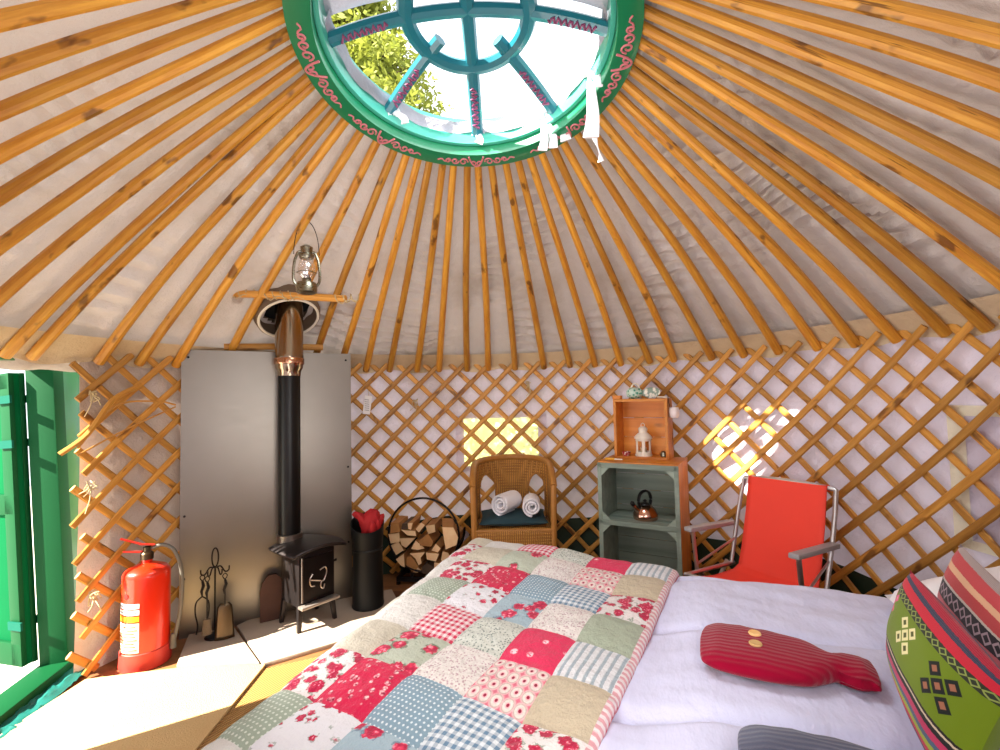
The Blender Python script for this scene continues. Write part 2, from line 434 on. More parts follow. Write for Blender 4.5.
# walls: arcs of canvas. door gap az 160..186
RW = 1.905
def wallarc(name, a0, a1, hole=None, m=CANVAS):
    n = max(4, int(abs(a1 - a0) / 1.5)); bz = 30
    def f(u, v):
        a = a0 + (a1 - a0) * u; z = v * 1.52
        w = .008 * math.sin(a * 1.1 + 3 * z) + .006 * noise.noise((a * .3, z * 3, 1))
        return cyl(a, RW + w, z)
    sk = None
    if hole:
        def sk(u, v):
            a = a0 + (a1 - a0) * u; z = v * 1.52
            return hole[0] < a < hole[1] and hole[2] < z < hole[3]
    return struct(MB().grid(n, bz, f, skip=sk).build(name, m, fix=False))
wallarc('wall_left', 162.2, 148, m=canvas('tan_canvas', 'c2b1a8', .08))
wallarc('wall_far', 148, 55, (78.6, 95.4, .69, 1.06))
wallarc('wall_right', 55, -40)
wallarc('wall_near', -40, -174.5)
# ground-sheet flap along the wall foot
def flap(name, a0, a1, r=RW - .012, h=.34):
    n = int(abs(a1 - a0) / 2)
    f = lambda u, v: cyl(a0 + (a1 - a0) * u, r + .004 * math.sin(u * 90), v * (h + .02 * math.sin(u * 37)))
    return struct(MB().grid(n, 3, f).build(name, TARP, fix=False))
flap('trim_1', 140, -60)
# roof canvas
FLU = Vector((-1.195, 2.64))
def roofc(u, v):
    a = u * 360; s = -.055 + v * 1.115
    p = roofpt(a, s)
    n = (p - Vector((CX, CY, .6))).normalized()
    ar = math.radians(a); ca, sa = math.cos(ar), math.sin(ar)
    m1 = max(0, noise.noise((ca * 5, sa * 5, 11. + s * 3)) + .15)
    w = .010 * math.sin(ar * 64) * s + .02 * noise.noise((ca * 6, sa * 6, s * 7)) + .026 * m1 * math.sin(s * 120 + 6 * noise.noise((ca * 7, sa * 7, s * 4 + 5.)) + ar * 9)
    return p + n * ((.05 if s > .02 else .035) + w * min(1, max(0, s * 4)))
def nearflue(u, v):
    p = roofc(u, v); return (Vector((p.x, p.y)) - FLU).length < .12
ro = MB().grid(360, 110, roofc, skip=nearflue).build('ceiling', ROOFC, fix=False); struct(ro)
# frilled hem where roof canvas meets the wall
def hemf(u, v):
    a = 200 - 260 * u
    w = .012 * math.sin(u * 210) + .012 * noise.noise((u * 40, 0, 2))
    z = 1.40 + .11 * v + (1 - v) * (.012 * math.sin(u * 133) + .014 * noise.noise((u * 60, 5, 0)))
    return cyl(a, min(RW - .02, R - (z - 1.42) / .78 + .026) + w * .5 * (1 - v), z)
struct(MB().grid(260, 5, hemf).build('trim_2', HEM, fix=False))

# far window: clear vinyl, plus its sewn frame
def warp(azc, z, r=RW): return cyl(azc, r, z)
w1 = struct(MB().grid(12, 4, lambda u, v: cyl(95.6 - 17.2 * u, RW + .004, .68 + .385 * v)).build('window_1', PANE, fix=False))
fr = MB()
for a0, a1, z0, z1 in ((97, 77, 1.05, 1.075), (97, 77, .67, .695), (97, 95.2, .67, 1.075), (78.8, 77, .67, 1.075)):
    fr.grid(12, 2, lambda u, v: cyl(a0 + (a1 - a0) * u, RW - .010, z0 + (z1 - z0) * v))
fr.build('window_frame', CANVAS, w1, fix=False)
# right-hand window with its blind down: cream rectangle
def creamrect(r, a0, a1, z0, z1): return lambda u, v: cyl(a0 + (a1 - a0) * u, r, z0 + (z1 - z0) * v)
CREAM = canvas('cream_canvas', 'f2ecd4', .2)
w2 = struct(MB().grid(14, 8, creamrect(RW - .012, 8.5, -14, .60, 1.12)).build('window_2', CANVAS, fix=False))
fr = MB()
for a0, a1, z0, z1 in ((9.5, -15, 1.09, 1.13), (9.5, -15, .585, .62), (9.5, 7.6, .585, 1.13), (-13, -15, .585, 1.13)):
    fr.grid(12, 2, creamrect(RW - .018, a0, a1, z0, z1))
fr.build('window_frame', CREAM, w2, fix=False)

# ------------------------------------------------------------------ door
P0 = Vector((-2.03, 2.16, 0)); ED = Vector((.206, -.978, 0)).normalized(); NO = Vector((-ED.y, ED.x, 0)) * -1   # outward
if NO.x > 0: NO = -NO
d1 = thing('door_1', None, None, (0, 0, 0))
LEAN = Matrix.Translation(P0) @ Matrix.Rotation(math.radians(-3.6), 4, ED) @ Matrix.Translation(-P0); d1['kind'] = 'structure'; d1['label'] = 'green painted double door frame with one leaf swung outward'
rotD = Matrix((ED, NO, Vector((0, 0, 1)))).transposed()
def dbox(s, n, z, ds, dn, dz): return MB().box(P0 + ED * s + NO * n + Vector((0, 0, z)), (ds, dn, dz), rotD)
b = dbox(-.045, .0, .71, .07, .11, 1.42); b.build('door_jamb', DOORG, d1, bevel=.006)
dbox(-.185, .0, .70, .21, .05, 1.40).build('door_side_board', DGREEN, d1, bevel=.006)
dbox(.825, .0, .71, .07, .11, 1.42).build('door_jamb', DOORG, d1, bevel=.006)
dbox(.39, .0, 1.435, 1.1, .12, .075).build('door_lintel', DGREEN, d1, bevel=.006)
dbox(.39, .0, .02, .92, .13, .06).build('door_sill', DOORG, d1, bevel=.006)
# leaf, swung out about 90 degrees
LD = Vector((-.95, .312, 0)).normalized(); LN = Vector((LD.y, -LD.x, 0))
LP = P0 + ED * .0 + NO * .075
rotL = Matrix((LD, LN, Vector((0, 0, 1)))).transposed()
def lbox(m, s, n, z, ds, dn, dz): return m.box(LP + LD * s + LN * n + Vector((0, 0, z)), (ds, dn, dz), rotL)
leaf = lbox(MB(), .20, 0, .72, .37, .03, 1.30).build('door_leaf', M('bright_green_door', '045c34', .75, var=.06, spec=.05), d1, bevel=.005)
m = MB()
for z, h in ((1.33, .07), (.78, .09), (.12, .10)): lbox(m, .20, .02 if LN.x > 0 else .02, z, .37, .02, h); lbox(m, .20, -.02, z, .37, .02, h)
for s in (.045, .36): lbox(m, s, .02, .72, .07, .02, 1.30); lbox(m, s, -.02, .72, .07, .02, 1.30)
m.build('door_stile', DOORG, leaf, bevel=.004)
for z in (.25, 1.05, 1.25):
    m = MB(); lbox(m, .03, -.036, z, .09, .008, .035); lbox(m, .03, .036, z, .09, .008, .035)
    m.build('door_hinge', M('hinge_teal', '0f5a4a', .7, spec=.1), leaf)
if (LEAN @ Vector((P0.x, P0.y, 1)) - P0).dot(NO) < 0: LEAN = Matrix.Translation(P0) @ Matrix.Rotation(math.radians(3.6), 4, ED) @ Matrix.Translation(-P0)
d1.matrix_world = LEAN
# ================================================================== ROOF CROWN
cr = thing('roof_ring', 'round green painted crown ring with curved spokes at the top of the roof', 'roof ring', CRC)
cr.rotation_euler = (-CRT, 0, 0)
def ringm(r0, r1, z0, z1, seg=96):
    m = MB(); pr = [(r0, z0), (r1, z0), (r1, z1), (r0, z1), (r0, z0)]
    vs = []; fs = []
    for r, z in pr[:4]:
        for k in range(seg): w = 2 * PI * k / seg; vs.append((r * math.cos(w), r * math.sin(w), z))
    for i in range(4):
        j = (i + 1) % 4
        for k in range(seg):
            l = (k + 1) % seg; fs.append((i * seg + k, i * seg + l, j * seg + l, j * seg + k))
    return m.add(vs, fs)
ringm(.497, .578, -.045, .05).build('outer_ring', GREEN, cr, bevel=.004)
ringm(.478, .4965, .0, .125).build('inner_rim', paint('light_teal_paint', '4fb9a4'), cr, bevel=.003)
HUBZ = .115; BLUEGREEN = paint('blue_green_paint', '1d7688')
def spz(r): t = r / .5; return .04 + HUBZ * (1 - t * t)
hub = MB(); seg = 64; hr = .215
hub.tube([(hr * math.cos(2 * PI * k / seg), hr * math.sin(2 * PI * k / seg), spz(hr)) for k in range(seg)], .029, 8, flat=(1, .8, (0, 0, 1)), closed=True)
hub.build('hub_ring', BLUEGREEN, cr)
MOTIF = M('red_purple_paint', '9c4a78', .5)
for k in range(8):
    a = math.radians(-91 + 45 * k + 2.5 * (k % 2)); r0 = 0. if k in (0, 2, 4, 6) else .15
    pts = [Vector((r * math.cos(a), r * math.sin(a), spz(r))) for r in [r0 + (.49 - r0) * i / 12 for i in range(13)]]
    sp = MB().tube(pts, .026, 8, flat=(1, .8, (0, 0, 1))).build('spoke', BLUEGREEN if -1 <= math.cos(a) else GREEN, cr)
    mm = MB()
    mp = []
    for i in range(29):
        r = .28 + .16 * i / 28; q = .013 * math.sin(i * 1.75)
        mp.append((r * math.cos(a) - q * math.sin(a), r * math.sin(a) + q * math.cos(a), spz(r) - .021))
    mm.tube(mp, .005, 5)
    mm.build('painted_motif', MOTIF, sp)
def scroll(az):
    """a scrolled ornament on the underside of the ring: mirrored spirals around a heart"""
    m = MB()
    def P(t, s):   # t along the ring (m), s radial (m, outward +)
        a = math.radians(az) + 1.15 * t / .538; r = .538 + 1.55 * s
        return Vector((r * math.cos(a), r * math.sin(a), -.047))
    for sg in (-1, 1):
        m.tube([P(sg * .030 * math.sin(w * .5), .020 * math.cos(w)) for w in [PI * i / 10 for i in range(11)]], .0042, 6)
        m.tube([P(sg * (.013 + .011 * (1 - i / 16) * math.cos(w)), .006 + .010 * (1 - i / 16) * math.sin(w)) for i, w in enumerate([2.4 + i * .5 for i in range(13)])], .0036, 6)
        for c, rr, s0 in ((.050, .017, 1), (.083, .015, -1), (.110, .011, 1)):
            m.tube([P(sg * (c + rr * (1 - i / 19) * math.cos(w)), s0 * (.001 + .9 * rr * (1 - i / 19) * math.sin(w))) for i, w in enumerate([PI + i * .55 for i in range(15)])], .0037, 6)
        m.tube([P(sg * t, q) for t, q in ((.118, .006), (.126, .004), (.134, -.003), (.142, -.002), (.150, .003))], .0034, 6)
    return m
for az in (-90 + 180, 45 + 90, 45, 90 + 86, 90 - 86, 0 + 225, 0 + 315, 270):
    scroll(az).build('painted_scroll', PINK, cr)
# unseen flap added over the near crown to limit the sun + hem round the inside
cv = thing('crown_cover', 'pale canvas crown cover with its grey hem showing inside the green ring', 'cover', CRC)
cv.rotation_euler = (-CRT, 0, 0)
def cvf(u, v):
    a = PI + PI * u; r = .6 * v
    x, y = r * math.cos(a), r * math.sin(a)
    return (x, y * 1. - .03, max(spz(min(r, .5)), .04) + .05 + .006 * noise.noise((x * 9, y * 9, 0)))
MB().grid(40, 12, cvf).build('added_sun_flap', COVER, cv, fix=False)
def hemc(u, v):
    a = math.radians(-8 + 196 * u); w = .012 * noise.noise((u * 26, v * 2, 4)) + .008 * math.sin(u * 60)
    return ((.472 + w * .5 - .012 * v) * math.cos(a), (.472 + w * .5 - .012 * v) * math.sin(a), .045 + .05 * v + .012 * noise.noise((u * 9, 1, 2)))
MB().grid(90, 4, hemc).build('cover_hem', COVER, cv, fix=False)
# tied white tapes
def tie(name, az, label, tails, big=1.):
    base = crown(az, .485, .06)
    t = thing(name, label, 'tie', base)
    k = MB()
    for i in range(5):
        a = i * 1.26
        k.tube(smoothpath([(.012 * math.cos(a), .012 * math.sin(a), .01), (.028 * math.cos(a), .01 * math.sin(a), -.012), (.006 * math.cos(a + 2), .02 * math.sin(a + 2), -.02)], 4), .007 * big, 6)
    k.build('knot', WHITECLOTH, t)
    for (dx, dy, L, wd) in tails:
        tb = MB().tube(smoothpath([(0, -.01, -.01), (dx * .4, dy * .4 - .02, -L * .35), (dx * .8 + .008, dy * .9 - .02, -L * .7), (dx, dy - .02, -L)], 5), [wd * (.5 + .9 * i / 15) for i in range(16)], 8, flat=(1, .22, (.3, 1, 0)))
        tb.build('tape_tail', WHITECLOTH, t)
tie('cloth_tie', 135, 'white cloth tie knotted to the crown rim beside the treetops', [(.06, 0, .07, .013), (-.03, 0, .04, .013)], 1.7)
tie('cloth_tie', 88.5, 'small white cloth tie knotted at the middle of the crown rim', [(.0, 0, .06, .015)], 1.5)
tie('cloth_tie', 52, 'white cloth tie with three long hanging tails on the crown rim', [(-.015, 0, .17, .015), (.03, 0, .16, .014), (.085, -.0, .13, .017)], 1.7)
tie('cloth_tie', 20, 'white cloth tie with one long broad tail at the right of the crown', [(-.01, .01, .27, .022), (.01, -.03, .1, .016)], 2.)
hb = MB().tube(smoothpath([(0, 0, 0), (.005, 0, -.04), (.02, -.005, -.1), (.028, 0, -.14)], 5), [.008 + .006 * math.sin(i * .5) for i in range(16)], 8, flat=(1, .25, (.3, 1, 0)))
tag(hb.build('cloth_strip', WHITECLOTH, loc=crown(35, .60, -.05)), 'short white cloth strip hanging alone below the crown among the roof poles', 'strip')

# ================================================================== ROOF POLES
FEET = [('door', 171.25), ('door', 168.43), ('door', 160.62), ('board', 155.38), ('board', 150.09), ('board', 142.76),
        ('flue', 135.), ('flue', 127.), ('flue', 121.5),
        ('logs', 116.13), ('logs', 111.2), ('logs', 105.3), ('logs', 100.48),
        ('window', 94.27), ('window', 89.57), ('window', 83.52), ('window', 77.06),
        ('gap', 71.33), ('gap', 65.92), ('gap', 60.42),
        ('crate', 54.47), ('crate', 49.67), ('chair', 42.51), ('chair', 36.81), ('chair', 30.98), ('chair', 24.92),
        ('pillow', 19.49), ('pillow', 14.15), ('pillow', 8.4), ('pillow', 4.0)]
ORD = ['first', 'second', 'third', 'fourth', 'fifth', 'sixth', 'seventh', 'eighth', 'ninth', 'tenth', 'eleventh']
PH = {'door': 'ending by the green door frame, {} from the left', 'board': 'above the left of the heat shield, {} from the left',
      'flue': 'ending beside the flue pipe, {} from the left of those there', 'logs': 'whose foot is above the ring log holder, {} from the left',
      'window': 'whose foot is above the small lit window, {} from the left', 'gap': 'between the lit window and the crates, {} from the left',
      'crate': 'whose foot is above the pine crate, {} from the left', 'chair': 'whose foot is above the red folding chair, {} from the left',
      'pillow': 'whose foot is above the striped cushions, {} from the left'}
LOOK = ['honey wooden roof pole', 'round roof pole', 'golden wooden roof pole', 'smooth roof pole']
def pole(azd, label, s1=1.0, s0=-.02):
    n = 18; pts = []; rs = []
    ja = rnd.uniform(-.5, .5)
    for i in range(n + 1):
        s = s0 + (s1 - s0) * i / n
        p = roofpt(azd + ja * math.sin(s * PI) , s, -.012)
        wob = .006 * noise.noise((azd, s * 3, 0)); p.z += wob
        pts.append(p); rs.append((.0170 + .0050 * s) * (1 + .04 * noise.noise((azd, s * 8, 5))))
    mb = MB(); mb.tube(pts, rs, 10)
    # UV along the length for the wood grain
    for fi, f in enumerate(mb.f):
        if len(f) == 4:
            mb.uv[fi] = [((v % 10) / 10 * .1, (v // 10) * .08) for v in f]
    # UV z axis is 0, so the grain stretches along v below
    return tag(mb.build('roof_pole', POLE), label, 'roof pole', 'roof poles')
cnt = {}
for zone, a in FEET:
    i = cnt.get(zone, 0); cnt[zone] = i + 1
    pole(a, LOOK[0] + ' ' + PH[zone].format(ORD[i]), s1=(.64 if abs(a - 135.) < .1 else 1.0))
lf = [176.9, 182.5, 188.1, 193.7, 199.3, 204.9, 210.6]
for i, a in enumerate(lf): pole(a, 'honey roof pole cut by the left picture edge, %s above the green door' % ORD[i])
rt = [-1.6, -7.2, -12.8, -18.4, -24., -29.6]
for i, a in enumerate(rt): pole(a, 'honey roof pole cut by the right picture edge, %s up from the wall top' % ORD[i])
# grain runs along V
for nd in POLE.node_tree.nodes, LATH.node_tree.nodes:
    for x in nd:
        if x.type == 'MAPPING': sc = x.inputs['Scale'].default_value; x.inputs['Scale'].default_value = (max(sc) * 2.2, min(sc) * 3, 1)

# ================================================================== LATTICE
def lath(parent, az0, d, a_lo, a_hi, rr):
    """one lath rising from z=.02 at az0; d=+1 leans to the right when going up"""
    H = 1.43; n = 26; pts = []
    run = math.degrees(H * 1.02 / R)
    for i in range(n + 1):
        s = i / n; a = az0 - d * run * s
        if a_lo - .01 <= a <= a_hi + .01: pts.append(cyl(a + .12 * noise.noise((az0, s * 4, d)), rr, .02 + H * s))
    if len(pts) < 3: return None
    up = lambda p: Vector((p.x - CX, p.y - CY, 0)).normalized()
    mb = MB().tube(pts, .0165, 8, flat=(1., .5, up))
    for fi, f in enumerate(mb.f):
        if len(f) == 4: mb.uv[fi] = [((v % 8) / 8 * .08, (v // 8) * .06) for v in f]
    return mb.build('lath', LATH, parent)
def lattice(label, a_lo, a_hi, loc):
    t = thing('lattice_wall', label, 'lattice', loc)
    run = math.degrees(1.43 * 1.02 / R); pitch = 5.625; k0 = 116.13
    i0 = int((a_lo - run - k0) / pitch) - 1; i1 = int((a_hi + run - k0) / pitch) + 2
    for d, rr in ((1, R - .016), (-1, R - .001)):
        for i in range(i0, i1):
            top = k0 + i * pitch + (1.1 if d > 0 else -1.1)
            o = lath(t, top + d * run, d, a_lo, a_hi, rr)
            if o is not None: o.location = -Vector(loc)
    return t
lattice('crossed wooden wall lattice running from the door behind the heat shield to the window', 80., 164., cyl(119, R, 0))
lattice('crossed wooden wall lattice from the window round behind the crates and red chair', -30., 81.5, cyl(30, R, 0))
# twine ties where the lattice meets the door frame and where the sections overlap
def twine(p, label, kind=0):
    m = MB(); q = Vector(p)
    for k in range(4):
        m.tube(smoothpath([q + Vector((rnd.uniform(-.02, .02), rnd.uniform(-.02, .02), rnd.uniform(-.03, .03))) for _ in range(4)], 5), .0028, 5)
    for k in range(2 if kind == 0 else 3):
        e = q + Vector((rnd.uniform(-.05, .05), rnd.uniform(-.03, -.0), rnd.uniform(-.13, -.03)))
        m.tube(smoothpath([q, q.lerp(e, .5) + Vector((.015, -.01, 0)), e], 6), .0025, 5)
    o = m.build('twine_tie', TWINE); 
    return tag(o, label, 'twine')
twine(cyl(162., R - .04, 1.25), 'jute twine knot tying the lattice to the door frame, highest of the three there')
twine(cyl(162., R - .04, .85), 'jute twine knot tying the lattice to the door frame, at half height', 1)
twine(cyl(161.5, R - .04, .35), 'jute twine knot tying the lattice to the door frame, lowest beside the extinguisher', 1)
twine(cyl(80.5, R - .04, 1.28), 'twine tie at the top of the lattice overlap above the lit window')
twine(cyl(106.0, R - .04, 1.18), 'loose twine bow tied on the lattice left of the lit window')
# long springy cane loops by the door
m = MB().tube(smoothpath([cyl(164, R - .05, 1.02), cyl(159.5, R - .06, 1.20), cyl(154, R - .06, 1.22), cyl(151, R - .06, 1.20)], 6), .005, 6)
m.tube(smoothpath([cyl(164, R - .05, .99), cyl(158, R - .06, 1.09), cyl(151, R - .06, 1.19)], 6), .004, 6)
m.tube(smoothpath([cyl(165.5, R - .02, 1.0), cyl(163, R - .06, 1.08), cyl(160, R - .07, 1.23), cyl(156, R - .06, 1.3)], 6), .012, 6)
tag(m.build('bent_cane', LATH), 'bent cane sticks tied between the green door frame and lattice', 'cane')
# white paper tag
tp = thing('paper_tag', 'small white printed tag hanging on the lattice beside the heat shield', 'tag', cyl(116.2, R - .05, 1.17), math.radians(116 - 90) + .1)
MB().box((0, 0, 0), (.05, .002, .125), Ry(.14)).build('tag_card', PAPER, tp)
m = MB()
for i in range(6): m.box((-.004 + i * .0, -.0018, .035 - i * .014), (.03, .001, .004), Ry(.14))
m.build('tag_print', TEXTGREY, tp)
MB().tube([(0.008, 0, .06), (.012, .01, .09), (.01, .02, .11)], .0015, 5).build('tag_string', TWINE, tp)

# ================================================================== HEAT SHIELD
BA = Vector((-1.674, 2.464, 0)); BB = Vector((-.922, 2.898, 0)); BD = (BB - BA).normalized(); BN = Vector((BD.y, -BD.x, 0))
BL = (BB - BA).length; BRZ = math.atan2(BD.y, BD.x)
hs = thing('heat_shield', 'tall galvanised metal heat shield standing on the floor behind the stove', 'heat shield', BA, BRZ)
MB().box((BL / 2, 0, .745), (BL, .004, 1.49)).build('metal_sheet', SHEET, hs)
for x, z in ((.02, .30), (.02, .62), (.03, 1.45), (BL - .03, 1.45), (BL - .02, .8), (BL - .02, .35)):
    MB().lathe([(.006, 0), (.006, .003), (.003, .005), (0, .0055)], 10, (x, -.002, z), Rx(PI / 2)).build('screw', IRON, hs)
# ================================================================== HEARTH
SZ = .022
def slab(label, poly):
    c = Vector((sum(p[0] for p in poly) / len(poly), sum(p[1] for p in poly) / len(poly), 0))
    m = MB().prism([(p[0] - c.x, p[1] - c.y) for p in poly], 0, SZ)
    return tag(m.build('hearth_slab', STONE, loc=c, bevel=.006), label, 'paving slab', 'hearth slabs')
slab('large pale stone hearth slab under the wood stove and black hod', [(-1.103, 2.188), (-.50, 2.58), (-.62, 2.80), (-.705, 2.995), (-.86, 2.935), (-1.40, 2.63), (-1.432, 2.56)])
slab('pale stone hearth slab under the fireside tools left of the stove', [(-1.125, 2.20), (-1.442, 2.552), (-1.63, 2.475), (-1.55, 2.30), (-1.50, 2.195)])
# ================================================================== STOVE
SR = Vector((.64, .77, 0)).normalized(); SN = Vector((.77, -.64, 0))
srz = math.atan2(SR.y, SR.x)      # local x = right, local -y = front
st = thing('wood_stove', 'small black iron wood stove with a curved top plate and emblem door', 'stove', (-1.066, 2.598, SZ), srz); st.scale = (1.06, 1.03, 1.13)
W, D = .19, .185
body = MB().box((0, 0, .225), (W, D, .24)).build('body', STOVE, st, bevel=.006)
for sx in (-1, 1):
    for sy in (-1, 1):
        m = MB(); x, y = sx * (W / 2 - .012), sy * (D / 2 - .012)
        m.prism([(-.011, -.011), (.011, -.011), (.011, .011), (-.011, .011)], 0, .115, lambda a, b, z, x=x, y=y, sx=sx, sy=sy: Vector((x + a * (.8 + 3 * z) + sx * .012 * (1 - z / .115), y + b * (.8 + 3 * z) + sy * .012 * (1 - z / .115), z)))
        m.build('leg', STOVE, st, bevel=.002)
def topf(u, v):
    x = (u - .5) * .32; y = (v - .5) * .295
    e = max(abs(u - .5), abs(v - .5)) * 2
    cx = 1 - .12 * (abs(v - .5) * 2) ** 2; cy = 1 - .10 * (abs(u - .5) * 2) ** 2
    z = .378 - .95 * (x * x) - .35 * y * y
    return (x * cx, y * cy, z)
MB().grid(14, 14, topf).build('top_plate', STOVE, st, solid=.01, smooth=60)
dr = MB().box((0, -D / 2 - .006, .225), (W - .03, .012, .2)).build('door', M('stove_door_iron', '2a2626', .4, .8, var=.2), st, bevel=.003)
em = MB(); yy = -D / 2 - .014
em.tube(smoothpath([(-.03, yy, .245), (-.046, yy, .225), (-.04, yy, .195), (-.02, yy, .19)], 5), .003, 6)
em.tube([(-.042, yy, .222), (.012, yy, .205)], .003, 6)
em.tube(smoothpath([(.008, yy, .255), (.035, yy, .262), (.044, yy, .24), (.03, yy, .205), (.016, yy, .20), (.012, yy, .178), (.026, yy, .166), (.032, yy, .185)], 5), .003, 6)
em.build('door_emblem', M('bright_worn_steel', 'cfc6c0', .3, .9), dr)
MB().tube([(-W / 2 + .012, -D / 2 - .012, .13), (-W / 2 + .012, -D / 2 - .012, .33)], .005, 8).build('hinge_rod', M('hinge_steel', '8a8484', .35, .9), st)
MB().box((0, -D / 2 - .022, .112), (W + .01, .045, .012)).build('ash_lip', M('ash_lip_steel', 'b0a69e', .4, .7), st, bevel=.002)
m = MB().tube(smoothpath([(W / 2, -.02, .25), (W / 2 + .03, -.02, .25), (W / 2 + .05, -.03, .255)], 4), .006, 8)
m.build('damper_rod', IRON, st)
# flue
FX, FY = -1.185, 2.638
fl = thing('flue_pipe', 'black stove flue pipe with a polished steel upper section rising through the roof', 'flue pipe', (FX, FY, SZ))
MB().lathe([(.058, .415), (.058, 1.335)], 32).build('black_section', STOVEB, fl)
MB().lathe([(.066, .385), (.068, .455), (.058, .457)], 32).build('bottom_collar', M('collar_steel', '8d857c', .35, .9), fl)
MB().lathe([(.06, 1.325), (.062, 1.355), (.072, 1.37), (.074, 1.425), (.076, 1.435), (.074, 1.445), (.074, 2.03), (.0, 2.0)], 40).build('steel_section', CHROME, fl)
m = MB().lathe([(.0765, 1.39), (.079, 1.395), (.079, 1.42), (.0765, 1.425)], 40); m.box((.0, -.083, 1.407), (.03, .012, .02))
m.build('clamp_band', M('copper_clamp', 'd0a080', .2, 1.), fl)
# collar in the roof
ca = math.degrees(math.atan2(FY - CY, FX - CX))
fc = thing('flue_collar', 'dark round flue opening with a white rope rim in the roof canvas', 'flue collar', (FX - .015, FY, 1.725)); fc.scale = (.95, .95, .95)
tl = Matrix.Rotation(math.radians(ca), 3, 'Z') @ Ry(math.radians(34))
m = MB(); m.lathe([(.175, -.075), (.185, -.04), (.175, .10), (.155, .10), (.160, -.07), (.175, -.075)], 36, (0, 0, 0), tl, cap=False); m.build('collar_band', M('collar_leather', '7c6854', .8, var=.3), fc)
MB().lathe([(.157, .06), (.0, .061)], 36, (0, 0, 0), tl).build('dark_disc', M('opening_dark', '0a0a0a', .9), fc)  # black disc stands in for the dark inside of the opening
m = MB(); m.tube([tl @ Vector((.163 * math.cos(2 * PI * k / 40), .163 * math.sin(2 * PI * k / 40), -.075)) for k in range(40)], .008, 8, closed=True); m.build('rope_rim', ROPEW, fc)
# cross bars tied to the poles
def bar(p, q, label, r=.016):
    p, q = Vector(p), Vector(q); mid = (p + q) / 2
    t = thing('cross_bar', label, 'cross bar', mid)
    m = MB().tube([p - mid, Vector((0, 0, .004)), q - mid], r, 10)
    for fi, f in enumerate(m.f):
        if len(f) == 4: m.uv[fi] = [((v % 10) / 10 * .1, (v // 10) * .2) for v in f]
    m.build('bar', LATH, t)
    return t, p - mid, q - mid
t, p, q = bar((-1.415, 2.43, 1.775), (-.785, 2.40, 1.725), 'brown wooden cross bar tied to the roof poles in front of the flue', .019)
for e, k in ((p, .06), (q, .94), (p, .35), (p, .5)):
    m = MB(); c = p.lerp(q, k); m.tube([c + Vector((.012 * i / 10 - .03 + .006 * i, .021 * math.cos(i * 1.1), .021 * math.sin(i * 1.1))) for i in range(20)], .0035, 5)
    m.tube(smoothpath([c, c + Vector((.02, -.02, -.03)), c + Vector((.06, -.02, -.01)), c + Vector((.1, -.015, -.02))], 5), .0025, 5); m.build('lashing', TWINE, t)
bar((-1.53, 2.60, 1.515), (-1.08, 2.86, 1.53), 'short honey cross bar behind the flue just above the heat shield', .019)

# hurricane lantern
hl = thing('hurricane_lantern', 'old tin hurricane lantern hanging from a roof pole beside the flue', 'lantern', (-.905, 2.20, 1.712), .3); hl.scale = (1.12, 1.12, 1.12)
MB().lathe([(.034, 0), (.042, .004), (.043, .03), (.038, .045), (.018, .05), (.018, .058), (.0, .058)], 24).build('fuel_tank', TINMETAL, hl)
MB().lathe([(.02, .062), (.033, .085), (.036, .105), (.03, .135), (.022, .15), (.021, .149), (.029, .134), (.035, .105), (.032, .086), (.019, .063)], 24, cap=False).build('glass_globe', GLASS, hl)
MB().lathe([(.02, .06), (.012, .075), (.008, .08), (0, .08)], 16).build('burner', TINMETAL, hl)
MB().lathe([(.026, .148), (.03, .155), (.03, .165), (.022, .17), (.024, .185), (.026, .197), (.014, .205), (0, .207)], 24).build('chimney_cap', TINMETAL, hl)
for sx in (-1, 1):
    MB().tube(smoothpath([(sx * .038, 0, .03), (sx * .052, 0, .06), (sx * .048, 0, .13), (sx * .034, 0, .172), (sx * .022, 0, .178)], 5), .006, 8).build('side_tube', TINMETAL, hl)
MB().tube([(.05 * math.cos(a), 0, .165 + .145 * math.sin(a)) for a in [PI * i / 20 for i in range(21)]], .0018, 6).build('bail_handle', IRON, hl)
MB().tube([(-.04, 0, .088), (-.02, .034, .088), (.02, .034, .088), (.04, 0, .088), (.02, -.034, .088), (-.02, -.034, .088)], .0018, 5, closed=True).build('guard_wire', TINMETAL, hl)

# rusty round-topped board
rb = [(-.06, 0), (.06, 0), (.062, .15), (.05, .2), (.02, .235), (-.02, .235), (-.05, .2), (-.062, .15)]
m = MB().prism(rb, -.008, .008, lambda x, y, z: Vector((x, z + y * .1, y)))
tag(m.build('rusty_plate', M('rusted_brown', '54362a', .8, var=.35, scale=18), loc=(-1.265, 2.612, SZ), rz=BRZ, bevel=.003), 'round-topped rusty brown plate leaning on the heat shield left of the stove', 'plate')
# fireside tools
ft = thing('fireside_stand', 'black wrought iron fireside tool stand with a looped handle', 'fireside stand', (-1.475, 2.44, SZ), BRZ); ft.scale = (.8, .8, .86)
MB().lathe([(.0, 0), (.055, 0), (.058, .006), (.05, .014), (.012, .02), (0, .02)], 24).build('base', IRON, ft)
MB().tube([(0, 0, .015), (0, 0, .40)], .005, 8).build('pole', IRON, ft)
MB().tube([(.018 * math.sin(w), 0, .46 + .055 * -math.cos(w) * (1.0)) for w in [2 * PI * i / 24 for i in range(24)]], .0045, 8, closed=True).build('loop_handle', IRON, ft)
m = MB()
for sx, sy in ((-1, 0), (1, 0), (-.5, -.8), (.5, -.8)):
    m.tube(smoothpath([(0, 0, .40), (sx * .03, sy * .03, .405), (sx * .055, sy * .05, .37), (sx * .075, sy * .06, .375), (sx * .078, sy * .063, .40)], 5), .0045, 6)
m.build('hook_arm', IRON, ft)
def tool_loc(x, y): return Vector(ft.location) + Rz(BRZ) @ Vector((x * .8, y * .8, 0))
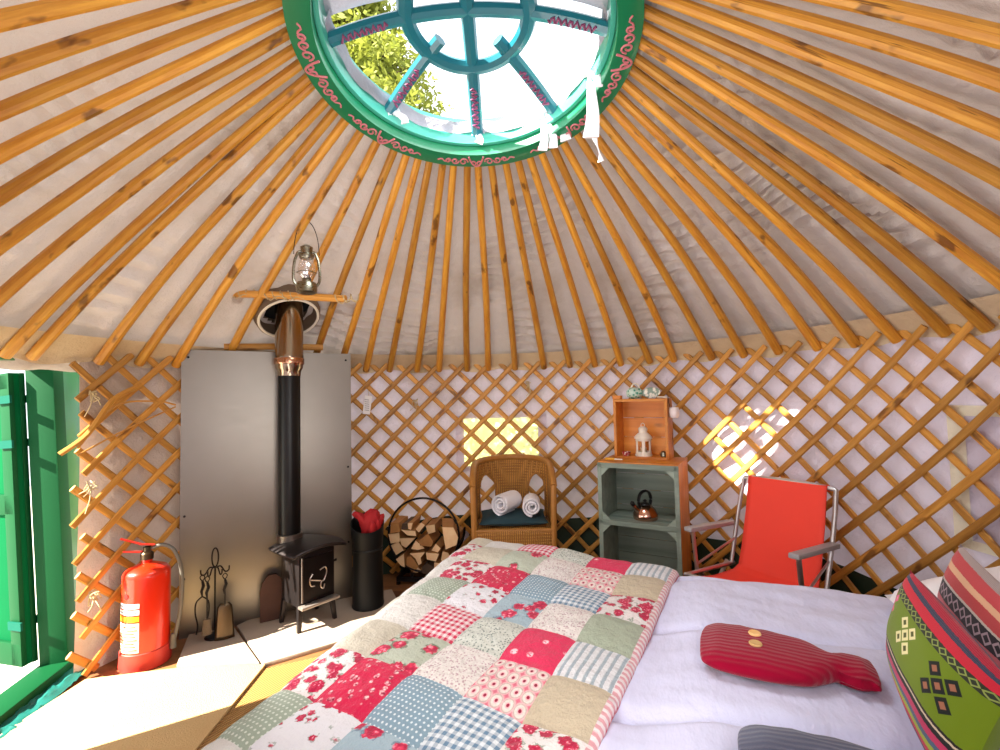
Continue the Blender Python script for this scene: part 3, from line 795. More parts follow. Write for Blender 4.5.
def hangtool(name, label, x, y, build):
    p = tool_loc(x, y); t = thing(name, label, 'fireside tool', (p.x, p.y, SZ + .026), BRZ); t.scale = (.85, .85, .86)
    m = MB(); m.tube(smoothpath([(0, 0, .345), (-.012, 0, .33), (0, 0, .31), (.012, 0, .33), (0, 0, .345)], 5), .003, 6)
    m.tube([(0, 0, .31), (.006, 0, .28), (-.004, 0, .25), (0, 0, .22)], [.006, .009, .008, .004], 8); m.build('handle', IRON, t)
    build(t)
def shovel(t):
    MB().tube([(0, 0, .22), (0, 0, .14)], .004, 8).build('shaft', IRON, t)
    def sf(u, v):
        x = (u - .5) * (.072 + .03 * v) * (1 if v > .08 else .6); z = .17 - .195 * v
        return (x, -.012 * (1 - (2 * u - 1) ** 2) - .03 * v + .012, z)
    MB().grid(8, 10, sf).build('scoop', BRASS, t, solid=.003)
hangtool('fire_shovel', 'worn brass fire shovel hanging at the right of the tool stand', .055, -.055, shovel)
def tongs(t):
    for sx in (-1, 1):
        MB().tube(smoothpath([(0, 0, .22), (sx * .03, 0, .19), (sx * .034, 0, .13), (sx * .022, 0, .06), (sx * .028, 0, .01)], 5), .0042, 8).build('arm', IRON, t)
hangtool('fire_tongs', 'black iron fire tongs hanging at the left of the tool stand', -.068, -.01, tongs)
def brush(t):
    MB().tube([(0, 0, .22), (0, 0, .10)], .004, 8).build('shaft', IRON, t)
    MB().lathe([(.004, .105), (.016, .10), (.02, .06), (.022, .015), (.0, .012)], 14, sx=1.2, sy=.7).build('bristles', M('brown_bristle', '6a5a48', .95, bump=.9, bscale=200), t)
hangtool('hearth_brush', 'small hearth brush hanging between the tongs and stand pole', -.04, -.055, brush)

# coal hod with gloves
hod = thing('coal_hod', 'tall black metal coal hod standing on the hearth slab right of the stove', 'coal hod', (-.79, 2.77, SZ), .3); hod.scale = (.95, .95, 1.12)
H0 = [(.0, .004), (.093, .0), (.095, .01), (.092, .02), (.088, .30), (.096, .37), (.10, .42), (.096, .42), (.084, .30), (.086, .02), (0, .02)]
m = MB(); seg = 32
m.lathe(H0, seg)
for i, (x, y, z) in enumerate(m.v):      # slanted lip, higher at the back
    if z > .29: m.v[i] = (x, y, z + .35 * y * (z - .29) / .13)
m.build('bucket', COAL, hod)
MB().lathe([(.0895, .285), (.0925, .29), (.0895, .295)], 32).build('rim_band', COAL, hod)
gl = thing('red_glove', 'red leather stove glove stuffed into the top of the black hod', 'glove', (-.785, 2.77, SZ + .425), .3)
g = MB()
def blob(c, rx, ry, rz_, seed, rot=None, n=14):
    m = MB()
    def f(u, v):
        th = PI * v; ph = 2 * PI * u
        d = Vector((math.sin(th) * math.cos(ph), math.sin(th) * math.sin(ph), math.cos(th)))
        k = 1 + .22 * noise.noise(d * 2.2 + Vector((seed, 0, 0)))
        p = Vector((d.x * rx, d.y * ry, d.z * rz_)) * k
        if rot is not None: p = rot @ p
        return p + Vector(c)
    return m.grid(n * 2, n, f)
blob((.01, -.02, .05), .055, .042, .075, 3, Ry(.35)).build('palm', REDGLOVE, gl, fix=False)
for i, (c, rot) in enumerate((((-.045, .0, .085), Ry(-1.15)), ((-.03, -.03, .065), Ry(-.7)), ((.05, -.045, .03), Rx(.35)), ((.02, -.062, .02), Rx(.25)), ((.062, -.02, .05), Ry(.5)))):
    blob(c, .021, .021, .048, 10 + i, rot, 8).build('finger', REDGLOVE, gl, fix=False)
# ================================================================== LOG HOLDER
LX, LY, LZ, LR = -.512, 3.20, .318, .236
lrz = math.radians(-7)
lh = thing('log_holder', 'black metal ring log holder on the floor beside the wicker chair', 'log holder', (LX, LY, 0), lrz)
MB().tube([(LR * math.cos(w), -.09, LZ + LR * math.sin(w)) for w in [2 * PI * i / 64 for i in range(64)]], .007, 8, closed=True).build('front_ring', IRON, lh)
MB().tube([(LR * math.cos(w), .10, LZ + LR * math.sin(w)) for w in [PI + PI * i / 40 for i in range(41)]], .007, 8).build('back_ring', IRON, lh)
m = MB()
for w in (-2.2, -1.57, -.94, -.3, -2.84): m.box((LR * math.cos(w), .005, LZ + LR * math.sin(w)), (.012, .19, .006), Ry(-w + PI / 2))
m.build('cradle_bar', IRON, lh)
m = MB().box((0, -.10, .035), (.36, .012, .03)); m.box((0, .11, .035), (.36, .012, .03)); m.box((-.17, .005, .035), (.012, .22, .03)); m.box((.17, .005, .035), (.012, .22, .03)); m.box((-.08, -.09, .055), (.02, .012, .03)); m.box((.08, -.09, .055), (.02, .012, .03)); m.box((-.17,-.1,.01),(.02,.02,.022)); m.box((.17,-.1,.01),(.02,.02,.022)); m.box((-.17,.11,.01),(.02,.02,.022)); m.box((.17,.11,.01),(.02,.02,.022))
m.build('base_frame', IRON, lh)
CXP, CYP, RP = 536, 325, 218.
LOGS = [([(445, 252), (478, 250), (466, 292), (448, 287)], 0, 'tiny triangular end of a log at the top of the stack'),
        ([(490, 290), (525, 250), (550, 265), (510, 312)], 0, 'slant-topped log beside the top right square log'),
        ([(553, 268), (610, 260), (613, 305), (568, 318)], 0, 'squarish split log at the top right beside the bark log'),
        ([(340, 250), (390, 252), (397, 305), (335, 315)], 1, 'bark-covered log end at the upper left of the stack'),
        ([(400, 293), (490, 300), (496, 330), (440, 327)], 0, 'thin wedge log under the tiny triangular log'),
        ([(318, 322), (388, 312), (392, 368), (332, 380)], 0, 'broad log end below the bark log at the left rim'),
        ([(388, 345), (490, 342), (430, 402), (402, 388)], 0, 'pointed wedge log below the thin wedge at left of centre'),
        ([(508, 357), (570, 312), (602, 365), (590, 390), (520, 385)], 1, 'orange-brown log with a peaked top at the centre of the stack'),
        ([(328, 395), (380, 365), (413, 420), (360, 452)], 0, 'tilted square log resting on the left rim of the ring'),
        ([(458, 410), (488, 358), (546, 405), (500, 416)], 0, 'triangular log below the orange-brown log'),
        ([(582, 418), (612, 376), (642, 405), (622, 430)], 0, 'small four-sided log under the big bark log'),
        ([(553, 424), (636, 430), (616, 477), (560, 466)], 0, 'short broad log right of the notched log'),
        ([(453, 433), (550, 422), (522, 457), (527, 490), (508, 502), (488, 462)], 0, 'notched log shaped like a T in the middle of the stack'),
        ([(368, 468), (420, 433), (424, 515), (400, 506)], 0, 'narrow log with a slanted top at the lower left'),
        ([(430, 460), (460, 453), (505, 515), (470, 545), (428, 520)], 1, 'orange-brown log at the bottom left of the stack'),
        ([(645, 468), (656, 416), (690, 424), (709, 455), (670, 487)], 0, 'five-sided log at the lower right rim of the ring'),
        ([(603, 483), (680, 488), (642, 537), (603, 542)], 0, 'wedge log at the bottom right of the stack'),
        ([(525, 515), (558, 490), (600, 512), (592, 552), (530, 552)], 2, 'dark weathered log end at the very bottom of the ring'),
        ([(466, 547), (500, 520), (522, 537), (492, 552)], 0, 'small sliver of a log left of the dark bottom log'),
        ([(632, 262), (700, 268), (726, 330), (716, 372), (650, 396), (640, 330)], 3, 'big bark log sticking forward at the right of the stack'),
        ([(727, 312), (750, 322), (742, 380), (720, 390)], 0, 'narrow log squeezed against the right rim of the ring'),
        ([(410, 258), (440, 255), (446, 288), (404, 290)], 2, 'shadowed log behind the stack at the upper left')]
def V2(p): return Vector(((p[0] - CXP) / RP * LR, (CYP - p[1]) / RP * LR))
for poly, kind, txt in LOGS:
    pts = [V2(p) for p in poly]; c = sum(pts, Vector((0, 0))) / len(pts)
    pos = Vector((LX, LY, 0)) + Rz(lrz) @ Vector((c.x, 0, LZ + c.y))
    y0 = -.10 + rnd.uniform(-.012, .012) - (.05 if kind == 3 else 0); y1 = .08
    nn = 6; m = MB(); n = len(pts)
    q = [(p - c) * .97 for p in pts]
    rings = []
    for i in range(nn + 1):
        y = y0 + (y1 - y0) * i / nn; k = 1 + (.05 * noise.noise((i * .9, c.x * 40, c.y * 40)) if 0 < i else 0)
        rings += [Vector((p.x * k, y, p.y * k)) for p in q]
    fs = [tuple(range(n))] + [tuple(nn * n + k for k in range(n))[::-1]]
    m.add(rings, fs, 0)
    m.add(rings, [(i * n + k, (i + 1) * n + k, (i + 1) * n + (k + 1) % n, i * n + (k + 1) % n) for i in range(nn) for k in range(n)], 1)
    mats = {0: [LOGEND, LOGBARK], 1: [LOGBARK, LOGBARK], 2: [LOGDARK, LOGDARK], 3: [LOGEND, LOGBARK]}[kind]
    ob = m.build('firewood_log', mats, loc=pos, rz=lrz + (.25 if kind == 3 else 0), bevel=0)
    lbl = txt + ' in the ring log holder' if 'ring' not in txt else txt
    tag(ob, lbl.replace('stack in the ring log holder', 'ring holder stack'), 'log', 'split logs in the ring holder')

# ================================================================== WICKER CHAIR
wc = thing('wicker_chair', 'honey wicker tub chair against the lattice below the lit window', 'chair', (.065, 3.12, 0), math.radians(0))
ww = .238
def Ush(t, w=ww, d=.24):      # U in plan from front left (t=0) round the back to front right (t=1)
    a = PI * (1 - t)
    if t < .28: k = t / .28; return Vector((-w, -.20 + k * .20, 0))
    if t > .72: k = (1 - t) / .28; return Vector((w, -.20 + k * .20, 0))
    a = PI - PI * (t - .28) / .44; return Vector((w * math.cos(a), .0 + d * math.sin(a) * .78, 0))
def rimz(t): 
    k = math.sin(PI * t); return .65 + .125 * max(0, k) ** .7
# woven back shell with arm-hole openings
def shell(u, v):
    p = Ush(u); z0 = .40; z = z0 + (rimz(u) - z0) * v
    lean = (z - .4) * .16 * max(0, p.y + .05) / .2
    return Vector((p.x * (1 + .05 * v), p.y + lean, z))
def inhole(u, v):
    for c in (.385, .615):
        du = (u - c) / .05; dv = 0
        if abs(du) < 1 and (v < .40 or du * du + ((v - .40) / .34) ** 2 < 1) and v < .8: return True
    return False
MB().grid(72, 26, shell, skip=inhole).build('back_shell', WICKER, wc, solid=.014)
for c in (.385, .615):
    pts = []
    for i in range(21):
        w = PI * i / 20; u = c + .05 * math.cos(w); v = .40 + .34 * math.sin(w); pts.append(shell(u, v))
    MB().tube([shell(c + .05, 0)] + pts + [shell(c - .05, 0)], .009, 8).build('arm_hole_edge', CANE, wc)
m = MB().tube([shell(u, 1.) + Vector((0, 0, .0)) for u in [i / 40 for i in range(41)]], .021, 10); m.build('rolled_rim', CANE, wc)
m = MB()
for k in range(9): pass
for sx in (-1, 1):
    MB().tube(smoothpath([(sx * ww, -.20, 0), (sx * (ww + .004), -.20, .3), (sx * (ww + .01), -.2, .60), (sx * (ww + .012), -.185, .655)], 6), .019, 10).build('front_post', CANE, wc)
    MB().tube([(sx * .19, .16, 0), (sx * .2, .18, .42)], .016, 8).build('rear_leg', CANE, wc)
def seatf(u, v): 
    x = (u - .5) * 2 * (ww - .005); y = -.20 + v * .37
    lim = ww if y < 0 else ww * math.sqrt(max(.02, 1 - (y / .20) ** 2))
    return (max(-lim, min(lim, x)), y, .385)
MB().grid(12, 10, seatf).build('seat', WICKER, wc, solid=.02)
MB().grid(20, 6, lambda u, v: ((u - .5) * 2 * ww, -.205 - .006 * math.sin(PI * u), .235 + .15 * v)).build('front_apron', WICKER, wc, solid=.012)
m = MB(); m.tube([(-ww, -.205, .385), (ww, -.205, .385)], .011, 8); m.tube([(-ww, -.205, .235), (ww, -.205, .235)], .009, 8)
m.tube(smoothpath([(-ww, -.2, .1), (-.12, -.2, .16), (0, -.2, .215), (.12, -.2, .16), (ww, -.2, .1)], 6), .008, 8); m.build('stretcher', CANE, wc)
for sx in (-1, 1): MB().grid(10, 6, lambda u, v: (sx * ww, -.20 + .2 * u, .235 + .15 * v)).build('side_apron', WICKER, wc, solid=.012)
# cushion
def cush(u, v, w, d, h):
    x = (u - .5) * 2; y = (v - .5) * 2
    return x, y, h * (1 - abs(x) ** 3.2) ** .5 * (1 - abs(y) ** 3.2) ** .5
def pillowmesh(w, d, h, n=20, wr=.0, seed=0, mif=None, uv=True, pinch=.06):
    m = MB()
    for sgn in (1, -1):
        def f(u, v):
            x, y, z = cush(u, v, w, d, h)
            k = 1 - pinch * (1 - abs(x) ** 2) * (abs(y) ** 4); l = 1 - pinch * (1 - abs(y) ** 2) * (abs(x) ** 4)
            z += wr * noise.noise((x * 3 + seed, y * 3, sgn)) * (1 - abs(x) ** 4) * (1 - abs(y) ** 4)
            return (x * w / 2 * l, y * d / 2 * k, sgn * z)
        m.grid(n, n, f, mif=mif, uvf=lambda u, v: (u, v))
    return m
sc = pillowmesh(.43, .36, .03, wr=.006, seed=2).build('seat_cushion', TEALC, loc=(.065, 3.085, .428)); tag(sc, 'dark teal seat cushion lying on the wicker chair', 'cushion')
# rolled towels
def towel(label, loc, rz, r, L):
    t = thing('rolled_towel', label, 'towel', loc, rz, 'rolled white towels')
    m = MB(); turns = 2.6; n = 64; th = .011
    sp = []
    for i in range(n + 1):
        w = turns * 2 * PI * i / n; rr = .012 + (r - .012) * i / n; sp.append((rr * math.cos(w + 1), rr * math.sin(w + 1)))
    m.grid(n, 4, lambda u, v: (sp[int(round(u * n))][0], (v - .5) * L, sp[int(round(u * n))][1]))
    m.build('towel_roll', TOWEL, t, solid=.016, sub=1)
    return t
ZC = .455
towel('white towel roll at the left on the teal chair cushion', (.03, 3.07, ZC + .07), math.radians(-32), .066, .2)
towel('white towel roll at the right on the teal chair cushion', (.185, 3.03, ZC + .062), math.radians(-4), .057, .19)

# ================================================================== CRATES
CR_RZ = math.atan2(-.5, .87)
A = Vector((.567, 2.803, 0))
def crate(name, label, loc, w, d, h, ft, shelves, m_in, m_side, brackets, slats=3):
    t = thing(name, label, 'crate', loc, CR_RZ)
    b = .012
    for x, nm in ((b / 2, 0), (w - b / 2, 1)):
        MB().box((x, d / 2, h / 2), (b, d, h)).build('side_panel', m_side if nm else m_in, t, bevel=.002)
    for z in [b / 2, h - b / 2] + shelves:
        MB().box((w / 2, d / 2, z), (w - 2 * b, d, b)).build('shelf' if z in shelves else ('top_board' if z > h / 2 else 'bottom_board'), m_in, t, bevel=.002)
    n = max(3, int(h / .1)); hh = h / n; m = MB()
    for i in range(n): m.box((w / 2, d - .004, hh * (i + .5)), (w - 2 * b, .008, hh - .003))
    m.build('back_slats', m_in, t)
    return t, b
ct, b = crate('crate_shelf', 'tall grey-green painted crate shelf holding a copper kettle', A, .45, .33, .80, .02, [.455], GREYGREEN, OCHRE, True)
MB().box((.225, .165, .8065), (.452, .332, .012)).build('top_cap', PINE, ct, bevel=.002)
m = MB()
for z in (.008, .462, .79): m.box((.225, -.004, z - .0), (.45, .012, .028))
for x in (.01, .44): m.box((x, -.004, .4), (.024, .012, .8))
m.build('front_frame', GREYGREEN, ct, bevel=.002)
m = MB()
for x, sx in ((.022, 1), (.428, -1)):
    for z, sz in ((.775, -1), (.447, -1), (.477, 1)):
        m.prism([(x, z), (x + sx * .045, z), (x, z + sz * .045)], -.009, .004, lambda a, b_, c: Vector((a, c, b_)))
m.build('corner_block', GREYGREEN, ct)
m = MB()
for i in range(4): m.box((.225, .06 + .075 * i, .463), (.42, .068, .006))
m.build('shelf_slats', GREYGREEN, ct, bevel=.001)
BL_ = A + Rz(CR_RZ) @ Vector((.06, .155, .8125))
pt, b = crate('pine_crate', 'small open pine crate standing on top of the grey-green crate shelf', BL_, .315, .17, .36, .02, [], PINE, PINE, False)
m = MB()
for x in (.006, .309): m.box((x, .0, .18), (.016, .012, .362))
for z in (.006, .352): m.box((.1575, .0, z), (.31, .012, .016))
m.build('front_frame', PINE, pt, bevel=.002)
MB().box((.02, .02, .372), (.05, .05, .022)).build('corner_post', PINE, pt, bevel=.003)
def oncrate(x, y, z): return A + Rz(CR_RZ) @ Vector((x, y, z))
# kettle
kt = thing('copper_kettle', 'shiny copper whistling kettle with black handle on the crate shelf', 'kettle', oncrate(.235, .13, .4665), .5)
MB().lathe([(.055, 0), (.068, .004), (.072, .015), (.07, .035), (.058, .062), (.04, .08), (.03, .086), (0, .087)], 32).build('pot', COPPER, kt)
MB().lathe([(.03, .086), (.026, .094), (.01, .098), (.008, .104), (.012, .112), (0, .118)], 24).build('lid', BLACKPL, kt)
MB().tube(smoothpath([(-.04, 0, .075), (-.05, 0, .11), (-.035, 0, .15), (0, 0, .165), (.035, 0, .15), (.048, 0, .115), (.04, 0, .08)], 6), .009, 8, flat=(1.3, .8, (0, 0, 1))).build('handle', BLACKPL, kt)
MB().tube([(-.05, 0, .05), (-.078, 0, .075), (-.09, 0, .095)], [.016, .012, .01], 12).build('spout', COPPER, kt)
MB().lathe([(.012, 0), (.013, .018), (.005, .026), (0, .026)], 12, (-.092, 0, .094), Ry(-.6)).build('whistle', BLACKPL, kt)
# white candle lantern
cl = thing('candle_lantern', 'white metal candle lantern with cut windows inside the pine crate', 'lantern', oncrate(.06 + .155, .155 + .075, .8245), .2)
m = MB()
def lw(u, v): a = 2 * PI * u; return (.045 * math.cos(a), .045 * math.sin(a), .012 + .095 * v)
m.grid(48, 12, lw, skip=lambda u, v: ((u * 6) % 1) > .3 and ((u * 6) % 1) < .86 and .16 < v < .84)
m.build('window_body', WHITEMET, cl, solid=.003)
MB().lathe([(0, 0), (.05, 0), (.05, .01), (.046, .014), (0, .014)], 32).build('base', WHITEMET, cl)
MB().lathe([(.053, .104), (.054, .108), (.046, .124), (.03, .138), (.024, .142), (.026, .152), (.028, .166), (.018, .176), (0, .18)], 32).build('domed_roof', WHITEMET, cl)
MB().lathe([(0, .014), (.018, .014), (.018, .05), (0, .05)], 20).build('candle', M('ivory_wax', 'f0e4c0', .5), cl)
MB().tube([(.012 * math.cos(w), 0, .185 + .014 * math.sin(w)) for w in [2 * PI * i / 18 for i in range(18)]], .002, 5, closed=True).build('ring', WHITEMET, cl)
tl_ = thing('tealight_cup', 'small red and white tealight cup in the left corner of the pine crate', 'tealight', oncrate(.06 + .055, .155 + .05, .8245))
MB().lathe([(.018, 0), (.024, .012), (.026, .024), (.023, .024), (.02, .012), (0, .008)], 20).build('cup', patterned('red_white_glass', 'f0d8d4', 'a01c30', 90.), tl_)
MB().lathe([(0, .01), (.018, .01), (.018, .018), (0, .018)], 16).build('wax', PAPER, tl_)
tag(MB().lathe([(.014, 0), (.02, .006), (.02, .02), (.014, .03), (.008, .034), (0, .035)], 16).build('metal_trinket', TINMETAL, loc=oncrate(.06 + .275, .155 + .06, .8245)), 'little silver trinket in the right corner of the pine crate', 'trinket')
# lighter on the crate shelf
lt = thing('long_lighter', 'yellow lighter with a white tip lying on top of the crate shelf', 'lighter', oncrate(.06, .045, .822), CR_RZ - .15)
MB().box((0, 0, 0), (.06, .014, .014)).build('body', YELLOW, lt, bevel=.004)
MB().tube([(.03, 0, 0), (.08, 0, 0)], .004, 8).build('nozzle', WHITEMET, lt)
# things on top of the pine crate
TZ = .8125 + .36
tb = thing('turquoise_pot', 'turquoise and white patterned pot lying on top of the pine crate', 'pot', oncrate(.06 + .115, .155 + .08, TZ + .036), .3)
rr = Ry(PI / 2)
MB().lathe([(0, -.05), (.022, -.05), (.034, -.03), (.036, 0), (.03, .03), (.018, .045), (.02, .055), (.015, .055), (0, .05)], 24, rot=rr).build('pot_body', TURQ, tb)
MB().tube(smoothpath([(-.03, 0, .03), (-.01, 0, .056), (.02, 0, .052), (.035, 0, .02)], 5), .005, 8).build('pot_handle', WHITEMET, tb)
db = thing('painted_dish', 'oval white painted dish leaning beside the turquoise pot', 'dish', oncrate(.06 + .215, .155 + .08, TZ + .034), CR_RZ - .2)
MB().lathe([(0, -.004), (.035, -.004), (.048, .004), (.05, .008), (.046, .008), (.034, .0), (0, .0)], 28, rot=Rx(PI / 2 - .35) , sx=1.15, sy=.68).build('dish_bowl', DISH, db)
MB().tube([(.04, -.01, -.026), (.10, -.015, -.028)], .006, 8).build('dish_spoon', WHITEMET, db)
# small white hanging cup on the crate side
hc = thing('hanging_cup', 'small white glass tealight holder hung on the right side of the pine crate', 'tealight holder', oncrate(.06 + .315 + .03, .155 + .05, .8125 + .245))
MB().lathe([(0, 0), (.022, 0), (.029, .015), (.03, .045), (.025, .062), (.022, .062), (.026, .045), (.025, .016), (0, .006)], 24).build('cup', M('frosted_white_glass', 'f2eaea', .25), hc)
MB().tube(smoothpath([(-.022, 0, .06), (-.03, .0, .1), (-.032, 0, .13)], 4), .002, 5).build('wire', IRON, hc)

# ================================================================== RED FOLDING CHAIR
rc = thing('folding_chair', 'bright red fabric folding chair with grey armrests behind the bed', 'chair', (1.19, 2.205, 0), math.radians(-57.3)); rc.scale = (.96, 1, 1)
hw = .225
zt = .752; yt = .25; yb = .13
back = smoothpath([(-hw, .10, .33), (-hw, yt - .02, zt - .06), (-hw + .05, yt, zt), (hw - .05, yt, zt), (hw, yt - .02, zt - .06), (hw, .10, .33)], 6)
MB().tube(back, .0105, 10).build('back_frame', ALU, rc)
def fab(u, v):
    x = (u - .5) * 2 * (hw - .035)
    pts = [(-.24, .345), (-.1, .322), (.06, .318), (.11, .335), (.145, .42), (.20, .60), (yt - .014, zt + .004), (yt + .008, zt + .008), (yt + .016, zt - .02)]
    k = v * (len(pts) - 1); i = min(int(k), len(pts) - 2); f = k - i
    y = pts[i][0] * (1 - f) + pts[i + 1][0] * f; z = pts[i][1] * (1 - f) + pts[i + 1][1] * f
    sag = .012 * math.sin(PI * u) * math.sin(PI * min(1, v * 1.1))
    return (x, y + sag * (.9 if v > .4 else 0), z - (sag if v < .45 else 0))
MB().grid(14, 40, fab).build('fabric_seat', REDFAB, rc, solid=.006, smooth=60)
MB().tube(smoothpath([(-hw, .12, .33), (-hw, -.235, .35), (-hw + .03, -.25, .35), (hw - .03, -.25, .35), (hw, -.235, .35), (hw, .12, .33)], 5), .0105, 10).build('seat_frame', ALU, rc)
for sx in (-1, 1):
    x = sx * (hw + .024)
    MB().box((x, -.03, .535), (.045, .36, .022), Rx(-.06)).build('armrest', GREYPLASTIC, rc, bevel=.007)
    MB().tube([(x, -.17, .53), (x, -.15, .34), (x - sx * .01, .24, .012)], .0105, 10).build('leg', ALU, rc)
    MB().tube([(x, .10, .34), (x - sx * .01, -.24, .012)], .0105, 10).build('leg', ALU, rc)
    MB().tube([(x, -.155, .37), (sx * hw, .14, .45)], .006, 8).build('brace', ALU, rc)
MB().tube([(-hw - .014, -.24, .014), (hw + .014, -.24, .014)], .0105, 10).build('front_foot_bar', ALU, rc)
MB().tube([(-hw - .014, .24, .014), (hw + .014, .24, .014)], .0105, 10).build('rear_foot_bar', ALU, rc)

# ================================================================== BED
BO = Vector((-.058, 2.02, 0)); BU = Vector((.919, -.394, 0)).normalized(); BV = Vector((-.394, -.919, 0)).normalized()
BRZB = math.atan2(BU.y, BU.x)     # local x toward the head, local -y toward the camera
LB, WB = 1.76, 1.30
bed = thing('bed', 'double bed with a white padded duvet standing in the middle of the yurt', 'bed', BO, BRZB)
m = MB(); m.box((LB / 2 - .03, -WB / 2, .25), (LB, WB - .06, .10)); m.build('base', BEDWOOD, bed, bevel=.01)
for x in (.10, LB - .10):
    for y in (-.10, -WB + .10): MB().box((x, y, .10), (.07, .07, .20)).build('leg', BEDWOOD, bed, bevel=.005)
MB().box((LB / 2 - .03, -WB / 2, .385), (LB + .04, WB - .02, .19)).build('mattress', WHITECLOTH, bed, bevel=.05)
def sheetz(u, v):
    """duvet height at bed coords (m)"""
    k = min(1, max(0, (.86 - u) / .2))
    z = .574 - .018 * v - .018 * v * v - .03 * k * k * (3 - 2 * k)
    g = (v - .13 + .10 * u) / .36; d = abs(g - round(g)) * .36
    z += .010 * abs(math.sin(PI * g)) ** .6 - .016 * math.exp(-(d / .016) ** 2) - .006
    z += .012 * noise.noise((u * 3.2, v * 3.2, 0)) + .007 * noise.noise((u * 6, v * 13, 5)) + .003 * noise.noise((u * 17, v * 25, 2))
    return z
def drape(d, z, k=.06):
    """rounded fall: d = distance beyond the edge; returns (offset, z)"""
    if d <= 0: return 0, z
    a = min(d / k, PI / 2); off = k * math.sin(a); dz = k * (1 - math.cos(a)); ex = max(0, d - k * PI / 2)
    return off + ex * .08, z - dz - ex
FOOT = .075
def bedsurf(u, v, lift=0., z=None):
    """(u,v) measured along the cloth -> local point"""
    zz = (sheetz(min(max(u, 0), LB), min(max(v, 0), WB)) if z is None else z) + lift
    e = .05; U, Vv = u, v
    ef = e - FOOT
    if u < ef: off, zz2 = drape(ef - u, zz); U = ef - off; zz = zz2
    if v < e: off, zz2 = drape(e - v, zz); Vv = e - off; zz = zz2
    if v > WB - e: off, zz2 = drape(v - WB + e, zz); Vv = WB - e + off; zz = zz2
    return Vector((U, -Vv, zz))
MB().grid(90, 190, lambda a, b_: bedsurf(.45 + a * (LB - .45), -.26 + b_ * (WB + .50))).build('duvet', DUVET, bed, smooth=60, fix=False)
# quilt
P = .1394; PV = .1533; U0 = .726; V0 = -.026
TABLE = [[0, 1, 2, 3, 4, 9, 19], [5, 6, 7, 8, 9, 10, 4], [10, 11, 12, 13, 10, 4, 14], [14, 7, 15, 16, 17, 4, 3]]
NC, NR = 7, 12; VS = -.16 - .0
def qf(a, b_):
    u = U0 - NC * P * (1 - a); v = V0 - 2 * PV + NR * PV * b_
    z = .590 - .0556 * (min(u, U0) - .4) - .0284 * v - .0203 * v * v
    u2 = u - .058 * v
    ub = .007 + .998 * u2 - .065 * v; vb = -.0205 + .065 * u2 + .998 * v
    lu = (u - U0) / P % 1; lv = (v - V0) / PV % 1
    qs = .006 * (min(1, 5 * min(lu, 1 - lu)) ** .6 + min(1, 5 * min(lv, 1 - lv)) ** .6)
    puff = .012 * noise.noise((u * 5, v * 5, 9)) + .016 * math.exp(-((u - .12) / .13) ** 2 - ((v - .2) / .1) ** 2)
    zc = .590 - .0556 * (max(u, .15) - .4) - .0284 * max(v, 0) - .0203 * max(v, 0) ** 2
    return bedsurf(ub, vb, qs + puff, zc)
def qmi(a, b_):
    ci = NC - 1 - int(a * NC); ri = int(b_ * NR) - 2
    if ri < 0: return [4, 18, 9, 7, 9, 4, 4][(ci + ri) % 7]
    return TABLE[ri % 4][ci]
quilt = thing('patchwork_quilt', 'patchwork quilt of pink blue and sage squares over the foot of the bed', 'quilt', BO, BRZB)
MB().grid(NC * 9, NR * 9, qf, mif=qmi, uvf=lambda a, b_: (a * NC, b_ * NR)).build('patchwork_top', PM, quilt, smooth=70, fix=False)
# binding along the folded edge and thickness below it
def bind(a, b_):
    p = qf(1., b_); w = a * PI * 1.1
    return p + Vector((.016 * math.sin(w) , 0, -.02 + .02 * math.cos(w)))
MB().grid(6, NR * 9, bind, uvf=lambda a, b_: (a * .14, b_ * NR)).build('edge_binding', [PM[3]], quilt, smooth=70, fix=False)
def under(a, b_):
    p = qf(1 - .03 * a, b_); return Vector((p.x + .004 - .02 * a, p.y, p.z - .040 - .004 * a))
MB().grid(2, NR * 9, under).build('quilt_backing', [PM[4]], quilt, smooth=70, fix=False)

def bedw(u, v, z): return BO + BU * u + BV * v + Vector((0, 0, z))
